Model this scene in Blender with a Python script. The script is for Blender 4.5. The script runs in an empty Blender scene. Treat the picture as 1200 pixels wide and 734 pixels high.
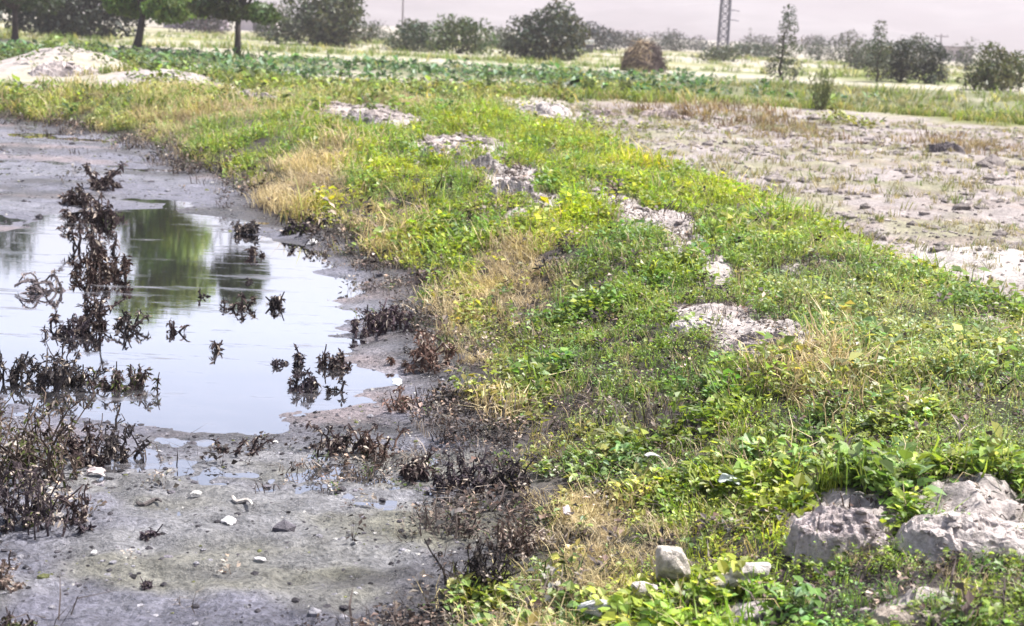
import bpy, math, random
import numpy as np
from mathutils import Matrix, Vector

SC = bpy.context.scene
COL = SC.collection
rng = np.random.default_rng(7)
random.seed(7)
R = math.radians

# ------------------------------------------------------------------ camera
FPX, W, H = 1648.0, 1200.0, 734.0
CAMZ, PITCH, ROLL = 1.95, R(11.39), R(2.6)
_F = np.array([0, math.cos(PITCH), -math.sin(PITCH)])
_R0 = np.array([1.0, 0, 0]); _U0 = np.array([0, math.sin(PITCH), math.cos(PITCH)])
_R = math.cos(ROLL) * _R0 + math.sin(ROLL) * _U0
_U = -math.sin(ROLL) * _R0 + math.cos(ROLL) * _U0
cam = bpy.data.cameras.new('camera'); camo = bpy.data.objects.new('camera', cam); COL.objects.link(camo)
camo.matrix_world = Matrix(((_R[0], _U[0], -_F[0], 0), (_R[1], _U[1], -_F[1], 0), (_R[2], _U[2], -_F[2], CAMZ), (0, 0, 0, 1)))
cam.sensor_width = 36; cam.lens = 36 * FPX / W; cam.clip_end = 9000; cam.clip_start = 0.05
cam.dof.use_dof = True; cam.dof.focus_distance = 6.6; cam.dof.aperture_fstop = cam.lens / 1000 / 0.012
SC.camera = camo

# ------------------------------------------------------------------ light
SUN_EL, SUN_AZ = R(60), R(72)          # azimuth from +Y towards +X
wd = bpy.data.worlds.new('World'); SC.world = wd; wd.use_nodes = True
nt = wd.node_tree; nt.nodes.clear()
sky = nt.nodes.new('ShaderNodeTexSky'); sky.sky_type = 'NISHITA'; sky.sun_disc = False
sky.sun_elevation = SUN_EL; sky.sun_rotation = SUN_AZ
sky.air_density = 1.0; sky.dust_density = 4.0; sky.ozone_density = 1.0
bg = nt.nodes.new('ShaderNodeBackground'); bg.inputs['Strength'].default_value = 0.107
ow = nt.nodes.new('ShaderNodeOutputWorld')
nt.links.new(sky.outputs[0], bg.inputs[0]); nt.links.new(bg.outputs[0], ow.inputs[0])
sl = bpy.data.lights.new('sun', 'SUN'); sl.energy = 5.0; sl.angle = R(0.6); sl.color = (1.0, 0.965, 0.915)
so = bpy.data.objects.new('sun', sl); COL.objects.link(so)
sd = Vector((math.sin(SUN_AZ) * math.cos(SUN_EL), math.cos(SUN_AZ) * math.cos(SUN_EL), math.sin(SUN_EL)))
so.rotation_euler = sd.to_track_quat('Z', 'Y').to_euler(); so.location = (0, 0, 60)
SC.view_settings.view_transform = 'Standard'; SC.view_settings.look = 'None'
SC.view_settings.exposure = 1.45; SC.view_settings.gamma = 1.0
SC.render.engine = 'CYCLES'
cy = SC.cycles
cy.use_denoising = True; cy.max_bounces = 6; cy.diffuse_bounces = 2; cy.glossy_bounces = 2
cy.transmission_bounces = 3; cy.volume_bounces = 1; cy.filter_width = 1.5
cy.caustics_reflective = False; cy.caustics_refractive = False

# ------------------------------------------------------------------ math helpers
def ss(a, b, x):
    t = np.clip((x - a) / (b - a), 0, 1); return t * t * (3 - 2 * t)
_T = rng.random((256, 256))
def vn(x, y, seed=0):
    x = np.asarray(x, float) + seed * 17.31; y = np.asarray(y, float) + seed * 9.77
    xi = np.floor(x).astype(np.int64); yi = np.floor(y).astype(np.int64)
    fx = x - xi; fy = y - yi; fx = fx * fx * (3 - 2 * fx); fy = fy * fy * (3 - 2 * fy)
    a = _T[xi & 255, yi & 255]; b = _T[(xi + 1) & 255, yi & 255]
    c = _T[xi & 255, (yi + 1) & 255]; d = _T[(xi + 1) & 255, (yi + 1) & 255]
    return (a * (1 - fx) + b * fx) * (1 - fy) + (c * (1 - fx) + d * fx) * fy
def fbm(x, y, s, seed=0, o=4):
    v = 0; a = 0.5; t = 0
    for i in range(o):
        v = v + a * vn(x * s, y * s, seed + i * 3); t += a; a *= 0.5; s *= 2.03
    return v / t
def unproj(px, py, z):
    d = _F + (px - 600) / FPX * _R + (367 - py) / FPX * _U
    t = (z - CAMZ) / d[2]
    return d * t + np.array([0, 0, CAMZ])
def poly_sd(px, py, pts, closed=True):
    """signed distance to polygon (positive inside)"""
    pts = np.asarray(pts, float); n = len(pts); best = np.full(px.shape, 1e9); ins = np.zeros(px.shape, bool)
    for i in range(n):
        a = pts[i]; b = pts[(i + 1) % n]
        e = b - a; L = e @ e + 1e-12
        t = np.clip(((px - a[0]) * e[0] + (py - a[1]) * e[1]) / L, 0, 1)
        best = np.minimum(best, np.hypot(px - a[0] - t * e[0], py - a[1] - t * e[1]))
        c = ((a[1] > py) != (b[1] > py))
        with np.errstate(divide='ignore', invalid='ignore'):
            xx = (b[0] - a[0]) * (py - a[1]) / (b[1] - a[1] + 1e-15) + a[0]
        ins ^= c & (px < xx)
    return np.where(ins, best, -best)
def blob(x, y, px, py, rx, ry, z=0.3):
    """soft ellipse on the ground; sizes given as seen, converted to metres"""
    c = unproj(px, py, z); d = c[1]
    wx = rx * d / FPX; wy = ry * d * d / (FPX * (CAMZ - z))
    wy = min(wy, max(wx * 4, 0.5))
    return np.exp(-(((x - c[0]) / wx) ** 2 + ((y - c[1]) / wy) ** 2))
def blobs(x, y, L, z=0.3):
    v = np.zeros(np.shape(x))
    for b in L: v = np.maximum(v, (b[4] if len(b) > 4 else 1) * blob(x, y, *b[:4], z=z))
    return v

# ------------------------------------------------------------------ layout of the ground
shore = [unproj(a, b, 0.03)[:2] for a, b in [(520, 900), (535, 800), (545, 734), (575, 655), (622, 590), (628, 548), (595, 500), (560, 450),
         (520, 400), (482, 345), (440, 305), (385, 274), (320, 250), (275, 220), (215, 184), (140, 160), (60, 147), (0, 140), (-180, 132)]]
POND = shore + [np.array(p) for p in [(-26, 27), (-24, 6), (-9, -6), (-0.6, -5), (-0.45, 0)]]
WATER = [unproj(a, b, 0.0)[:2] for a, b in [(-330, 258), (0, 268), (90, 250), (135, 236), (165, 226), (255, 234), (290, 268), (340, 285), (400, 296),
         (432, 325), (425, 370), (462, 415), (478, 450), (455, 492), (385, 500), (335, 522), (240, 530), (165, 532), (100, 500), (0, 478), (-330, 470)]]
FIELD = [unproj(a, b, 0.2)[:2] for a, b in [(1600, 600), (1330, 445), (1200, 380), (1130, 347), (1000, 288), (880, 240), (760, 198), (640, 158), (590, 146), (600, 132),
         (700, 124), (1000, 130), (1250, 160)]] + [np.array((40, 40)), np.array((45, 5))]
BARE = [(60, 108, 70, 7, .8), (235, 106, 46, 5, .8), (500, 124, 46, 5, .8), (465, 152, 34, 7), (330, 132, 26, 5, .7), (150, 112, 60, 5, .7), (690, 232, 30, 8, .7), (610, 262, 22, 8, .8), (540, 181, 62, 20), (600, 222, 40, 24), (640, 252, 24, 16), (770, 276, 50, 19), (800, 303, 32, 11), (838, 336, 20, 16), (830, 377, 50, 14), (900, 411, 66, 32),
        (985, 628, 66, 35), (1140, 640, 95, 36), (850, 700, 60, 14), (780, 688, 34, 16), (420, 141, 56, 18), (300, 116, 40, 14), (180, 101, 60, 10),
        (70, 79, 90, 14), (655, 127, 60, 8), (720, 251, 40, 14), (930, 336, 25, 7, .5), (1060, 734, 60, 8), (700, 734, 30, 11), (755, 518, 20, 8, .5), (1165, 384, 40, 14, .7)]
STRAW = [(200, 116, 200, 12, .45), (470, 128, 120, 10, .35), (250, 140, 120, 12, .35), (600, 690, 30, 60, .8), (690, 545, 60, 30, .8), (345, 203, 55, 26), (600, 312, 45, 34, .9), (545, 375, 30, 40, .9), (700, 575, 75, 45, .9), (690, 630, 60, 30, .6), (770, 600, 50, 30, .6), (560, 440, 35, 30, .7), (640, 660, 35, 60, .5),
         (520, 330, 40, 30, .6), (960, 460, 70, 50, .45), (1110, 715, 14, 22, .9), (640, 520, 40, 40, .4), (430, 250, 60, 30, .35), (1000, 560, 60, 30, .25)]
YELLOW = [(670, 272, 40, 20), (620, 250, 60, 20, .5), (450, 220, 140, 60, .55), (760, 200, 200, 40, .6), (580, 310, 50, 30, .7), (640, 150, 120, 18, .5),
          (905, 520, 50, 40, .6), (1000, 300, 150, 40, .3), (110, 125, 110, 9, .6), (890, 640, 90, 50, .35), (1090, 330, 60, 30, .4), (960, 460, 90, 50, .3)]
DARK = [(700, 430, 150, 90, .8), (740, 310, 60, 20, .9), (600, 470, 60, 60, .7), (980, 510, 60, 30, .6), (900, 500, 60, 40, .4), (960, 700, 90, 30, .6), (880, 405, 20, 10, .8), (700, 340, 90, 40, .5), (680, 690, 60, 40, .4)]
PALE = [(180, 128, 220, 20, .8), (500, 125, 150, 14, .5), (1050, 400, 190, 110), (930, 350, 100, 60, .6), (1180, 520, 120, 90, .9), (1000, 480, 100, 60, .6), (720, 450, 60, 60, .3), (855, 590, 30, 20, .5)]

def hparts(x, y):
    x = np.asarray(x, float); y = np.asarray(y, float)
    wob = (fbm(x, y, 0.9, 3) - 0.5) * 0.5 * np.clip(y / 10, 0.4, 2)
    sp = poly_sd(x, y, POND) + wob * 0.6
    sw = poly_sd(x, y, WATER) + (fbm(x * 0.7, y * 1.0, 0.9, 5) - 0.5) * np.clip(y * 0.1, .5, 2.5)
    sf = poly_sd(x, y, FIELD) + wob
    return sp, sw, sf
def height(x, y, full=False):
    x = np.asarray(x, float); y = np.asarray(y, float)
    r = np.hypot(x, y)
    sp, sw, sf = hparts(x, y)
    streak = fbm(x * 0.30, y * 1.1, 1.7, 11) - 0.5
    lump = fbm(x, y, 5.0, 21) - 0.5 + .7 * (fbm(x, y, 17.0, 22, 2) - .5) * ss(14, 6, r)
    mud = 0.016 - 0.044 * ss(-0.3, 0.7, sw) + streak * (0.075 + .028 * ss(0, .6, sw)) + lump * 0.044 * (0.4 + 0.6 * ss(.1, -.6, sw))
    mud = mud + 0.02 * ss(0.6, 0.0, sp)
    s = -sp
    bank = 0.04 + 0.36 * ss(-0.1, 1.7, s) + (fbm(x, y, 0.8, 31) - .5) * .22 * ss(0.2, 1.5, s) + (fbm(x, y, 4.5, 41) - .5) * 0.10 * ss(0, .6, s)
    bare = blobs(x, y, BARE)
    bank = bank + bare * 0.02 + ss(.2, .6, bare) * ss(30, 18, r) * ((fbm(x, y, 8, 43, 3) - .5) * .09 + (fbm(x, y, 26, 44, 2) - .5) * .05)
    fld = 0.13 + (fbm(x, y, 1.1, 51) - .5) * 0.16 + (fbm(x, y, 6, 52, 3) - .5) * 0.07 + 0.16 * blob(x, y, 1180, 318, 130, 30, .15)
    out = bank + (fld - bank) * ss(-0.9, 0.5, sf)
    far = 0.2 + (fbm(x, y, 0.12, 61) - .5) * 0.35 + (fbm(x, y, 1.5, 62, 2) - .5) * .10
    out = out + (far - out) * ss(26, 40, r)
    out = out + 0.75 * blob(x, y, 75, 76, 70, 5, .5) + .35 * blob(x, y, 190, 97, 80, 6, .3)
    z = np.where(sp > 0, mud, out)
    m = ss(-0.12, 0.12, sp)
    z = out * (1 - m) + mud * m
    if full: return z, sp, sw, sf, bare
    return z
def hz(x, y): return float(height(np.array([x]), np.array([y]))[0])
def place(px, py):
    z = 0.2
    for _ in range(6):
        p = unproj(px, py, z); z = 0.5 * z + 0.5 * hz(p[0], p[1])
    return p[0], p[1], hz(p[0], p[1])

# ------------------------------------------------------------------ mesh helpers
def mesh_np(name, v, f, col=None, mat=None, parent=None, smooth=False, link=True):
    v = np.ascontiguousarray(v, np.float32).reshape(-1, 3); f = np.ascontiguousarray(f, np.int32); k = f.shape[1]; n = len(f)
    me = bpy.data.meshes.new(name)
    me.vertices.add(len(v)); me.vertices.foreach_set('co', v.ravel())
    me.loops.add(n * k); me.loops.foreach_set('vertex_index', f.ravel())
    me.polygons.add(n); me.polygons.foreach_set('loop_start', np.arange(n, dtype=np.int32) * k)
    try: me.polygons.foreach_set('loop_total', np.full(n, k, np.int32))
    except Exception: pass
    if smooth: me.polygons.foreach_set('use_smooth', np.ones(n, bool))
    else: me.polygons.foreach_set('use_smooth', np.zeros(n, bool))
    me.update(calc_edges=True)
    if col is not None:
        c = np.ones((len(v), 4), np.float32); c[:, :3] = np.clip(col, 0, 1)
        a = me.color_attributes.new('Col', 'FLOAT_COLOR', 'POINT'); a.data.foreach_set('color', c.ravel())
    if mat: me.materials.append(mat)
    o = bpy.data.objects.new(name, me)
    if link: COL.objects.link(o)
    if parent: o.parent = parent
    return o
class MB:
    """collects triangles with colours"""
    def __init__(s): s.v = []; s.f = []; s.c = []; s.n = 0
    def add(s, v, f, c):
        v = np.asarray(v, float).reshape(-1, 3); f = np.asarray(f, int).reshape(-1, 3)
        c = np.broadcast_to(np.asarray(c, float), v.shape)
        s.v.append(v); s.f.append(f + s.n); s.c.append(c); s.n += len(v)
    def build(s, name, mat, parent=None, smooth=False, origin=None):
        v = np.concatenate(s.v); f = np.concatenate(s.f); c = np.concatenate(s.c)
        if origin is not None: v = v - np.asarray(origin)
        return mesh_np(name, v, f, c, mat, parent, smooth)
def tube(pts, rad, n=6, cap=True):
    pts = np.asarray(pts, float); m = len(pts); V = []; 
    for i in range(m):
        d = pts[min(i + 1, m - 1)] - pts[max(i - 1, 0)]; d = d / (np.linalg.norm(d) + 1e-9)
        a = np.cross(d, [0.3, 0.9, 0.1] if abs(d[1]) < .85 else [1, 0, 0]); a /= np.linalg.norm(a); b = np.cross(d, a)
        for k in range(n):
            t = 2 * math.pi * k / n; V.append(pts[i] + rad[i] * (math.cos(t) * a + math.sin(t) * b))
    F = []
    for i in range(m - 1):
        for k in range(n):
            p = i * n + k; q = i * n + (k + 1) % n
            F += [(p, q, q + n), (p, q + n, p + n)]
    if cap:
        V.append(pts[0]); V.append(pts[-1])
        for k in range(n):
            F += [(m * n, (k + 1) % n, k), (m * n + 1, (m - 1) * n + k, (m - 1) * n + (k + 1) % n)]
    return np.array(V), np.array(F)
def tag(o, label=None, cat=None, group=None, kind=None):
    if label: o['label'] = label
    if cat: o['category'] = cat
    if group: o['group'] = group
    if kind: o['kind'] = kind
    return o
def empty(name, loc):
    o = bpy.data.objects.new(name, None); o.location = loc; o.empty_display_size = 0.1; COL.objects.link(o); return o

# ------------------------------------------------------------------ materials
def newmat(name):
    m = bpy.data.materials.new(name); m.use_nodes = True; t = m.node_tree; t.nodes.clear()
    o = t.nodes.new('ShaderNodeOutputMaterial'); return m, t, o
def N(t, ty, **kw):
    n = t.nodes.new(ty)
    for k, v in kw.items():
        if k in n.inputs: n.inputs[k].default_value = v
        else: setattr(n, k, v)
    return n
def leaf_mat(name, trans=0.4, rough=0.5, spec=0.35, tint=(1.25, 1.2, 0.6)):
    m, t, o = newmat(name)
    a = N(t, 'ShaderNodeAttribute', attribute_name='Col')
    p = N(t, 'ShaderNodeBsdfPrincipled', Roughness=rough); p.inputs['Specular IOR Level'].default_value = spec
    tr = N(t, 'ShaderNodeBsdfTranslucent'); mu = N(t, 'ShaderNodeMix', data_type='RGBA', blend_type='MULTIPLY')
    mu.inputs[0].default_value = 1; mu.inputs[7].default_value = (*tint, 1)
    mx = N(t, 'ShaderNodeMixShader'); mx.inputs[0].default_value = trans
    L = t.links.new
    L(a.outputs['Color'], p.inputs['Base Color']); L(a.outputs['Color'], mu.inputs[6]); L(mu.outputs[2], tr.inputs['Color'])
    L(p.outputs[0], mx.inputs[1]); L(tr.outputs[0], mx.inputs[2]); L(mx.outputs[0], o.inputs[0])
    return m
def soil_mat(name, rough=0.9, amp=0.5, scale=30, bump=0.6, dist=0.02, spec=0.2, wet=False, attr=True, base=(.3, .26, .24)):
    m, t, o = newmat(name); L = t.links.new
    geo = N(t, 'ShaderNodeNewGeometry')
    p = N(t, 'ShaderNodeBsdfPrincipled', Roughness=rough); p.inputs['Specular IOR Level'].default_value = spec
    n1 = N(t, 'ShaderNodeTexNoise', Scale=scale, Detail=8.0, Roughness=0.65); L(geo.outputs['Position'], n1.inputs['Vector'])
    n2 = N(t, 'ShaderNodeTexNoise', Scale=scale * 0.13, Detail=5.0, Roughness=0.6); L(geo.outputs['Position'], n2.inputs['Vector'])
    mr = N(t, 'ShaderNodeMapRange'); mr.inputs[1].default_value = .28; mr.inputs[2].default_value = .72; mr.inputs[3].default_value = 1 - amp; mr.inputs[4].default_value = 1 + amp
    L(n1.outputs[0], mr.inputs[0])
    mr2 = N(t, 'ShaderNodeMapRange'); mr2.inputs[1].default_value = .3; mr2.inputs[2].default_value = .7; mr2.inputs[3].default_value = 1 - amp * .5; mr2.inputs[4].default_value = 1 + amp * .5
    L(n2.outputs[0], mr2.inputs[0])
    mm = N(t, 'ShaderNodeMath', operation='MULTIPLY'); L(mr.outputs[0], mm.inputs[0]); L(mr2.outputs[0], mm.inputs[1])
    vm = N(t, 'ShaderNodeVectorMath', operation='SCALE'); L(mm.outputs[0], vm.inputs['Scale'])
    if attr:
        a = N(t, 'ShaderNodeAttribute', attribute_name='Col'); L(a.outputs['Color'], vm.inputs[0])
    else: vm.inputs[0].default_value = base
    L(vm.outputs[0], p.inputs['Base Color'])
    if wet:
        mr3 = N(t, 'ShaderNodeMapRange'); mr3.inputs[1].default_value = .35; mr3.inputs[2].default_value = .65; mr3.inputs[3].default_value = .22; mr3.inputs[4].default_value = .62
        L(n2.outputs[0], mr3.inputs[0]); L(mr3.outputs[0], p.inputs['Roughness'])
    b = N(t, 'ShaderNodeBump', Strength=bump, Distance=dist); L(n1.outputs[0], b.inputs['Height']); L(b.outputs[0], p.inputs['Normal'])
    L(p.outputs[0], o.inputs[0]); return m
M_leaf = leaf_mat('leaf', 0.45, 0.45, 0.38)
M_grass = leaf_mat('grass_blade', 0.45, 0.5, 0.35)
M_straw = leaf_mat('straw', 0.35, 0.7, 0.2, (1.1, 1.0, .85))
M_dead = leaf_mat('dead_leaf', 0.15, 0.8, 0.15, (1, .9, .8))
M_tree = leaf_mat('tree_leaf', 0.3, 0.5, 0.3)
M_mud = soil_mat('wet_mud', .45, .75, 42, 1.0, .04, .5, wet=True)
M_soil = soil_mat('bank_soil', .95, .5, 40, .8, .02)
M_field = soil_mat('dry_soil', .95, .45, 26, .9, .03)
M_clod = soil_mat('clod_earth', .95, .6, 24, 1.0, .05)
M_hill = soil_mat('hill_soil', .95, .4, .02, .3, 2, .1)
M_bark = soil_mat('bark', .9, .4, 18, .8, .02)
M_plain = soil_mat('painted', .7, .15, 12, .2, .005)
def plastic():
    m, t, o = newmat('plastic_scrap'); a = N(t, 'ShaderNodeAttribute', attribute_name='Col')
    p = N(t, 'ShaderNodeBsdfPrincipled', Roughness=0.35); t.links.new(a.outputs['Color'], p.inputs['Base Color'])
    n = N(t, 'ShaderNodeTexNoise', Scale=40.0, Detail=4.0); b = N(t, 'ShaderNodeBump', Strength=.4, Distance=.004)
    t.links.new(n.outputs[0], b.inputs['Height']); t.links.new(b.outputs[0], p.inputs['Normal'])
    t.links.new(p.outputs[0], o.inputs[0]); return m
M_plastic = plastic()
def water():
    m, t, o = newmat('murky_water'); L = t.links.new
    geo = N(t, 'ShaderNodeNewGeometry'); mp = N(t, 'ShaderNodeMapping'); mp.inputs['Scale'].default_value = (0.8, 3.2, 1)
    L(geo.outputs['Position'], mp.inputs['Vector'])
    n1 = N(t, 'ShaderNodeTexNoise', Scale=2.6, Detail=5.0, Roughness=.6); L(mp.outputs[0], n1.inputs['Vector'])
    n2 = N(t, 'ShaderNodeTexNoise', Scale=1.6, Detail=8.0, Roughness=.7); L(mp.outputs[0], n2.inputs['Vector'])
    p = N(t, 'ShaderNodeBsdfDiffuse'); gl = N(t, 'ShaderNodeBsdfGlossy'); gl.inputs['Color'].default_value = (.95, .95, 1.0, 1)
    cr = N(t, 'ShaderNodeValToRGB'); cr.color_ramp.elements[0].position = .45; cr.color_ramp.elements[0].color = (.035, .035, .038, 1)
    cr.color_ramp.elements[1].position = .70; cr.color_ramp.elements[1].color = (.13, .125, .135, 1)
    L(n2.outputs[0], cr.inputs[0]); L(cr.outputs[0], p.inputs['Color'])
    mr = N(t, 'ShaderNodeMapRange'); mr.inputs[1].default_value = .52; mr.inputs[2].default_value = .72; mr.inputs[3].default_value = .012; mr.inputs[4].default_value = .25
    L(n2.outputs[0], mr.inputs[0]); L(mr.outputs[0], gl.inputs['Roughness'])
    b = N(t, 'ShaderNodeBump', Strength=.035, Distance=.01); L(n1.outputs[0], b.inputs['Height']); L(b.outputs[0], gl.inputs['Normal'])
    fr = N(t, 'ShaderNodeFresnel', IOR=1.4); mu = N(t, 'ShaderNodeMath', operation='MULTIPLY'); mu.inputs[1].default_value = 3.4; mu.use_clamp = True
    L(fr.outputs[0], mu.inputs[0])
    # scum film dulls the mirror in patches
    fi = N(t, 'ShaderNodeMapRange'); fi.inputs[1].default_value = .57; fi.inputs[2].default_value = .66; fi.inputs[3].default_value = 1.0; fi.inputs[4].default_value = .42
    L(n2.outputs[0], fi.inputs[0]); m2 = N(t, 'ShaderNodeMath', operation='MULTIPLY'); L(mu.outputs[0], m2.inputs[0]); L(fi.outputs[0], m2.inputs[1])
    mx = N(t, 'ShaderNodeMixShader'); L(m2.outputs[0], mx.inputs[0]); L(p.outputs[0], mx.inputs[1]); L(gl.outputs[0], mx.inputs[2]); L(mx.outputs[0], o.inputs[0]); return m
M_water = water()

# ------------------------------------------------------------------ ground sheet (mud, bank, fields)
def build_ground():
    rr = np.concatenate([[0.25, .7], np.geomspace(1.4, 3, 30)[:-1], np.geomspace(3, 13, 270)[:-1], np.geomspace(13, 45, 150)[:-1], np.geomspace(45, 3300, 90)])
    th = np.concatenate([np.linspace(-180, -34, 34)[:-1], np.linspace(-34, -25, 24)[:-1], np.linspace(-25, 25, 300)[:-1], np.linspace(25, 34, 24)[:-1], np.linspace(34, 180, 34)[:-1]])
    th = np.radians(th); nt_ = len(th)
    RR, TH = np.meshgrid(rr, th, indexing='ij')
    x = RR * np.sin(TH); y = RR * np.cos(TH); r = RR
    z, sp, sw, sf, bare = height(x, y, True)
    # own colours of the soil
    def mixc(c, c2, w): return c * (1 - w[..., None]) + np.asarray(c2) * w[..., None]
    n_a = fbm(x, y, 0.9, 71); n_b = fbm(x * .5, y, 2.2, 72); n_c = fbm(x, y, 0.06, 73); n_d = fbm(x, y * 1.0, 0.35, 74)
    c = np.zeros(x.shape + (3,)); c[:] = (0.042, 0.035, 0.034)                       # bank soil
    c = mixc(c, (.035, .04, .02), 0.6 * ss(.35, .6, n_a))
    c = mixc(c, (.32, .28, .27), ss(.25, .6, bare))
    fcol = np.zeros_like(c); fcol[:] = (.225, .20, .195)
    fcol = mixc(fcol, (.17, .165, .10), .75 * ss(.45, .65, n_a)); fcol = mixc(fcol, (.18, .145, .13), .6 * ss(.5, .7, n_b))
    fcol = mixc(fcol, (.36, .33, .315), ss(.3, .8, blob(x, y, 1160, 315, 120, 26, .15)))
    c = c * (1 - ss(-.3, .3, sf)[..., None]) + fcol * ss(-.3, .3, sf)[..., None]
    # far strips of land, edges wander
    q = y + (n_c - .5) * 9 + (fbm(x, y, .02, 75) - .5) * 20
    fc = np.zeros_like(c); fc[:] = (.15, .145, .07)
    for lo, hi, colr in [(28, 34, (0.205, 0.180, 0.136)), (34, 41, (0.124, 0.130, 0.050)), (41, 63, (0.118, 0.124, 0.068)), (63, 70, (0.285, 0.267, 0.211)), (70, 83, (0.124, 0.143, 0.050)), (83, 92, (0.260, 0.242, 0.174)),
                         (92, 112, (0.167, 0.174, 0.068)), (112, 124, (0.273, 0.254, 0.205)), (124, 175, (0.174, 0.167, 0.087)), (175, 2000, (0.223, 0.205, 0.174))]:
        w = ss(lo - .8, lo + .8, q) * ss(hi + .8, hi - .8, q); fc = mixc(fc, colr, w)
    fc = mixc(fc, (.30, .275, .23), .85 * ss(.47, .60, fbm(x * .35, y, .25, 76)))
    w = ss(26, 32, r)[..., None] * (1 - ss(0, .6, sf))[..., None]; c = c * (1 - w) + fc * w
    c = mixc(c, (.28, .25, .24), ss(.3, .6, bare) * (r < 70))
    # mud: lilac grey with ochre, pinkish and green scum
    mc = np.zeros_like(c); mc[:] = (.112, .110, .142)
    mc = mixc(mc, (.05, .047, .052), ss(.45, .7, fbm(x * .6, y, 1.6, 81)))
    mc = mixc(mc, (.17, .165, .11), .6 * ss(.56, .66, fbm(x * .6, y, 1.0, 82)) * ss(9, 5, y))
    mc = mixc(mc, (.19, .15, .15), .7 * ss(.56, .7, fbm(x * .6, y, 1.3, 83)))
    mc = mixc(mc, (.16, .16, .19), .6 * ss(.5, .68, fbm(x * .5, y, 2.0, 84)))
    mc = mixc(mc, (.035, .03, .03), .75 * ss(.35, .0, sp + (n_a - .5) * .5))
    m = ss(-.2, .05, sp)[..., None]; c = c * (1 - m) + mc * m
    c = c * (0.8 + 0.4 * fbm(x, y, 7, 77)[..., None])
    v = np.stack([x, y, z], -1).reshape(-1, 3)
    v = np.concatenate([v, [[0, 0, hz(0, 0)]]]); cc = np.concatenate([c.reshape(-1, 3), [[.2, .17, .14]]])
    i, j = np.meshgrid(np.arange(len(rr) - 1), np.arange(nt_), indexing='ij'); j2 = (j + 1) % nt_
    a = i * nt_ + j; b = i * nt_ + j2; d = (i + 1) * nt_ + j; e = (i + 1) * nt_ + j2
    f = np.concatenate([np.stack([a, d, e], -1).reshape(-1, 3), np.stack([a, e, b], -1).reshape(-1, 3)])
    cen = np.full((nt_, 3), len(v) - 1); cen[:, 1] = np.arange(nt_); cen[:, 2] = (np.arange(nt_) + 1) % nt_
    f = np.concatenate([f, cen])
    spf = np.append(sp.ravel(), -1)[f].mean(1); sff = np.append(sf.ravel(), -1)[f].mean(1); rf = np.hypot(v[f][:, :, 0].mean(1), v[f][:, :, 1].mean(1))
    zone = np.where(spf > 0, 0, np.where((sff > 0) | (rf > 30), 2, 1))
    for k, (nm, mt) in enumerate([('pond_mud', M_mud), ('bank', M_soil), ('field', M_field)]):
        ff = f[zone == k]; u, inv = np.unique(ff, return_inverse=True)
        o = mesh_np(nm, v[u], inv.reshape(-1, 3), cc[u], mt, smooth=True); tag(o, kind='structure')
build_ground()

def build_water():
    P = np.array(POND); n = len(P); c = P.mean(0)
    xs = np.linspace(-27, 6, 60); ys = np.linspace(-5.5, 28, 60); X, Y = np.meshgrid(xs, ys, indexing='ij')
    v = np.stack([X, Y, np.zeros_like(X)], -1).reshape(-1, 3); i, j = np.meshgrid(np.arange(59), np.arange(59), indexing='ij'); a = i * 60 + j
    f = np.concatenate([np.stack([a, a + 60, a + 61], -1).reshape(-1, 3), np.stack([a, a + 61, a + 1], -1).reshape(-1, 3)])
    cx = v[f].mean(1); ok = poly_sd(cx[:, 0], cx[:, 1], POND) > -0.3
    u, inv = np.unique(f[ok], return_inverse=True)
    o = mesh_np('water', v[u], inv.reshape(-1, 3), None, M_water); tag(o, kind='structure')
build_water()

def build_hill():
    na, nb = 220, 60
    th = np.radians(np.linspace(-50, 50, na)); rr = np.linspace(1200, 2900, nb); TH, RR = np.meshgrid(th, rr, indexing='ij')
    x = RR * np.sin(TH); y = RR * np.cos(TH); u = (RR - 1200) / 1700
    z = -1 + 168 * ss(0, 1, u) * (0.8 + .35 * (fbm(x, y, .0016, 91) - .4)) + (fbm(x, y, .005, 92) - .5) * 40 * ss(0, .4, u) + (fbm(x * 2, y, .012, 93) - .5) * 10 * ss(0, .2, u)
    c = np.zeros(x.shape + (3,)); c[:] = (.11, .10, .105); w = ss(.4, .65, fbm(x * 1.5, y * .6, .005, 94))[..., None]; c = c * (1 - w) + np.array((.07, .055, .062)) * w
    i, j = np.meshgrid(np.arange(na - 1), np.arange(nb - 1), indexing='ij'); a = i * nb + j
    f = np.concatenate([np.stack([a, a + nb + 1, a + nb], -1).reshape(-1, 3), np.stack([a, a + 1, a + nb + 1], -1).reshape(-1, 3)])
    o = mesh_np('hill', np.stack([x, y, z], -1), f[:, ::-1], c.reshape(-1, 3), M_hill, smooth=True); tag(o, kind='structure')
build_hill()

# haze: one closed box of thin air round everything
def build_haze():
    x0, x1, y0, y1, z0, z1 = -3400, 3400, -3400, 3400, -3, 215
    v = [(x, y, z) for x in (x0, x1) for y in (y0, y1) for z in (z0, z1)]
    f = [(0, 1, 3, 2), (4, 6, 7, 5), (0, 4, 5, 1), (2, 3, 7, 6), (0, 2, 6, 4), (1, 5, 7, 3)]
    m, t, o = newmat('haze_air'); p = N(t, 'ShaderNodeVolumePrincipled'); p.inputs['Color'].default_value = (.55, .525, .56, 1)
    p.inputs['Density'].default_value = 0.00075; p.inputs['Anisotropy'].default_value = 0.1
    t.links.new(p.outputs[0], o.inputs['Volume'])
    ob = mesh_np('haze', v, f, None, m); tag(ob, kind='stuff', label='pale dusty haze hanging over the fields', cat='haze')
build_haze()

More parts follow.
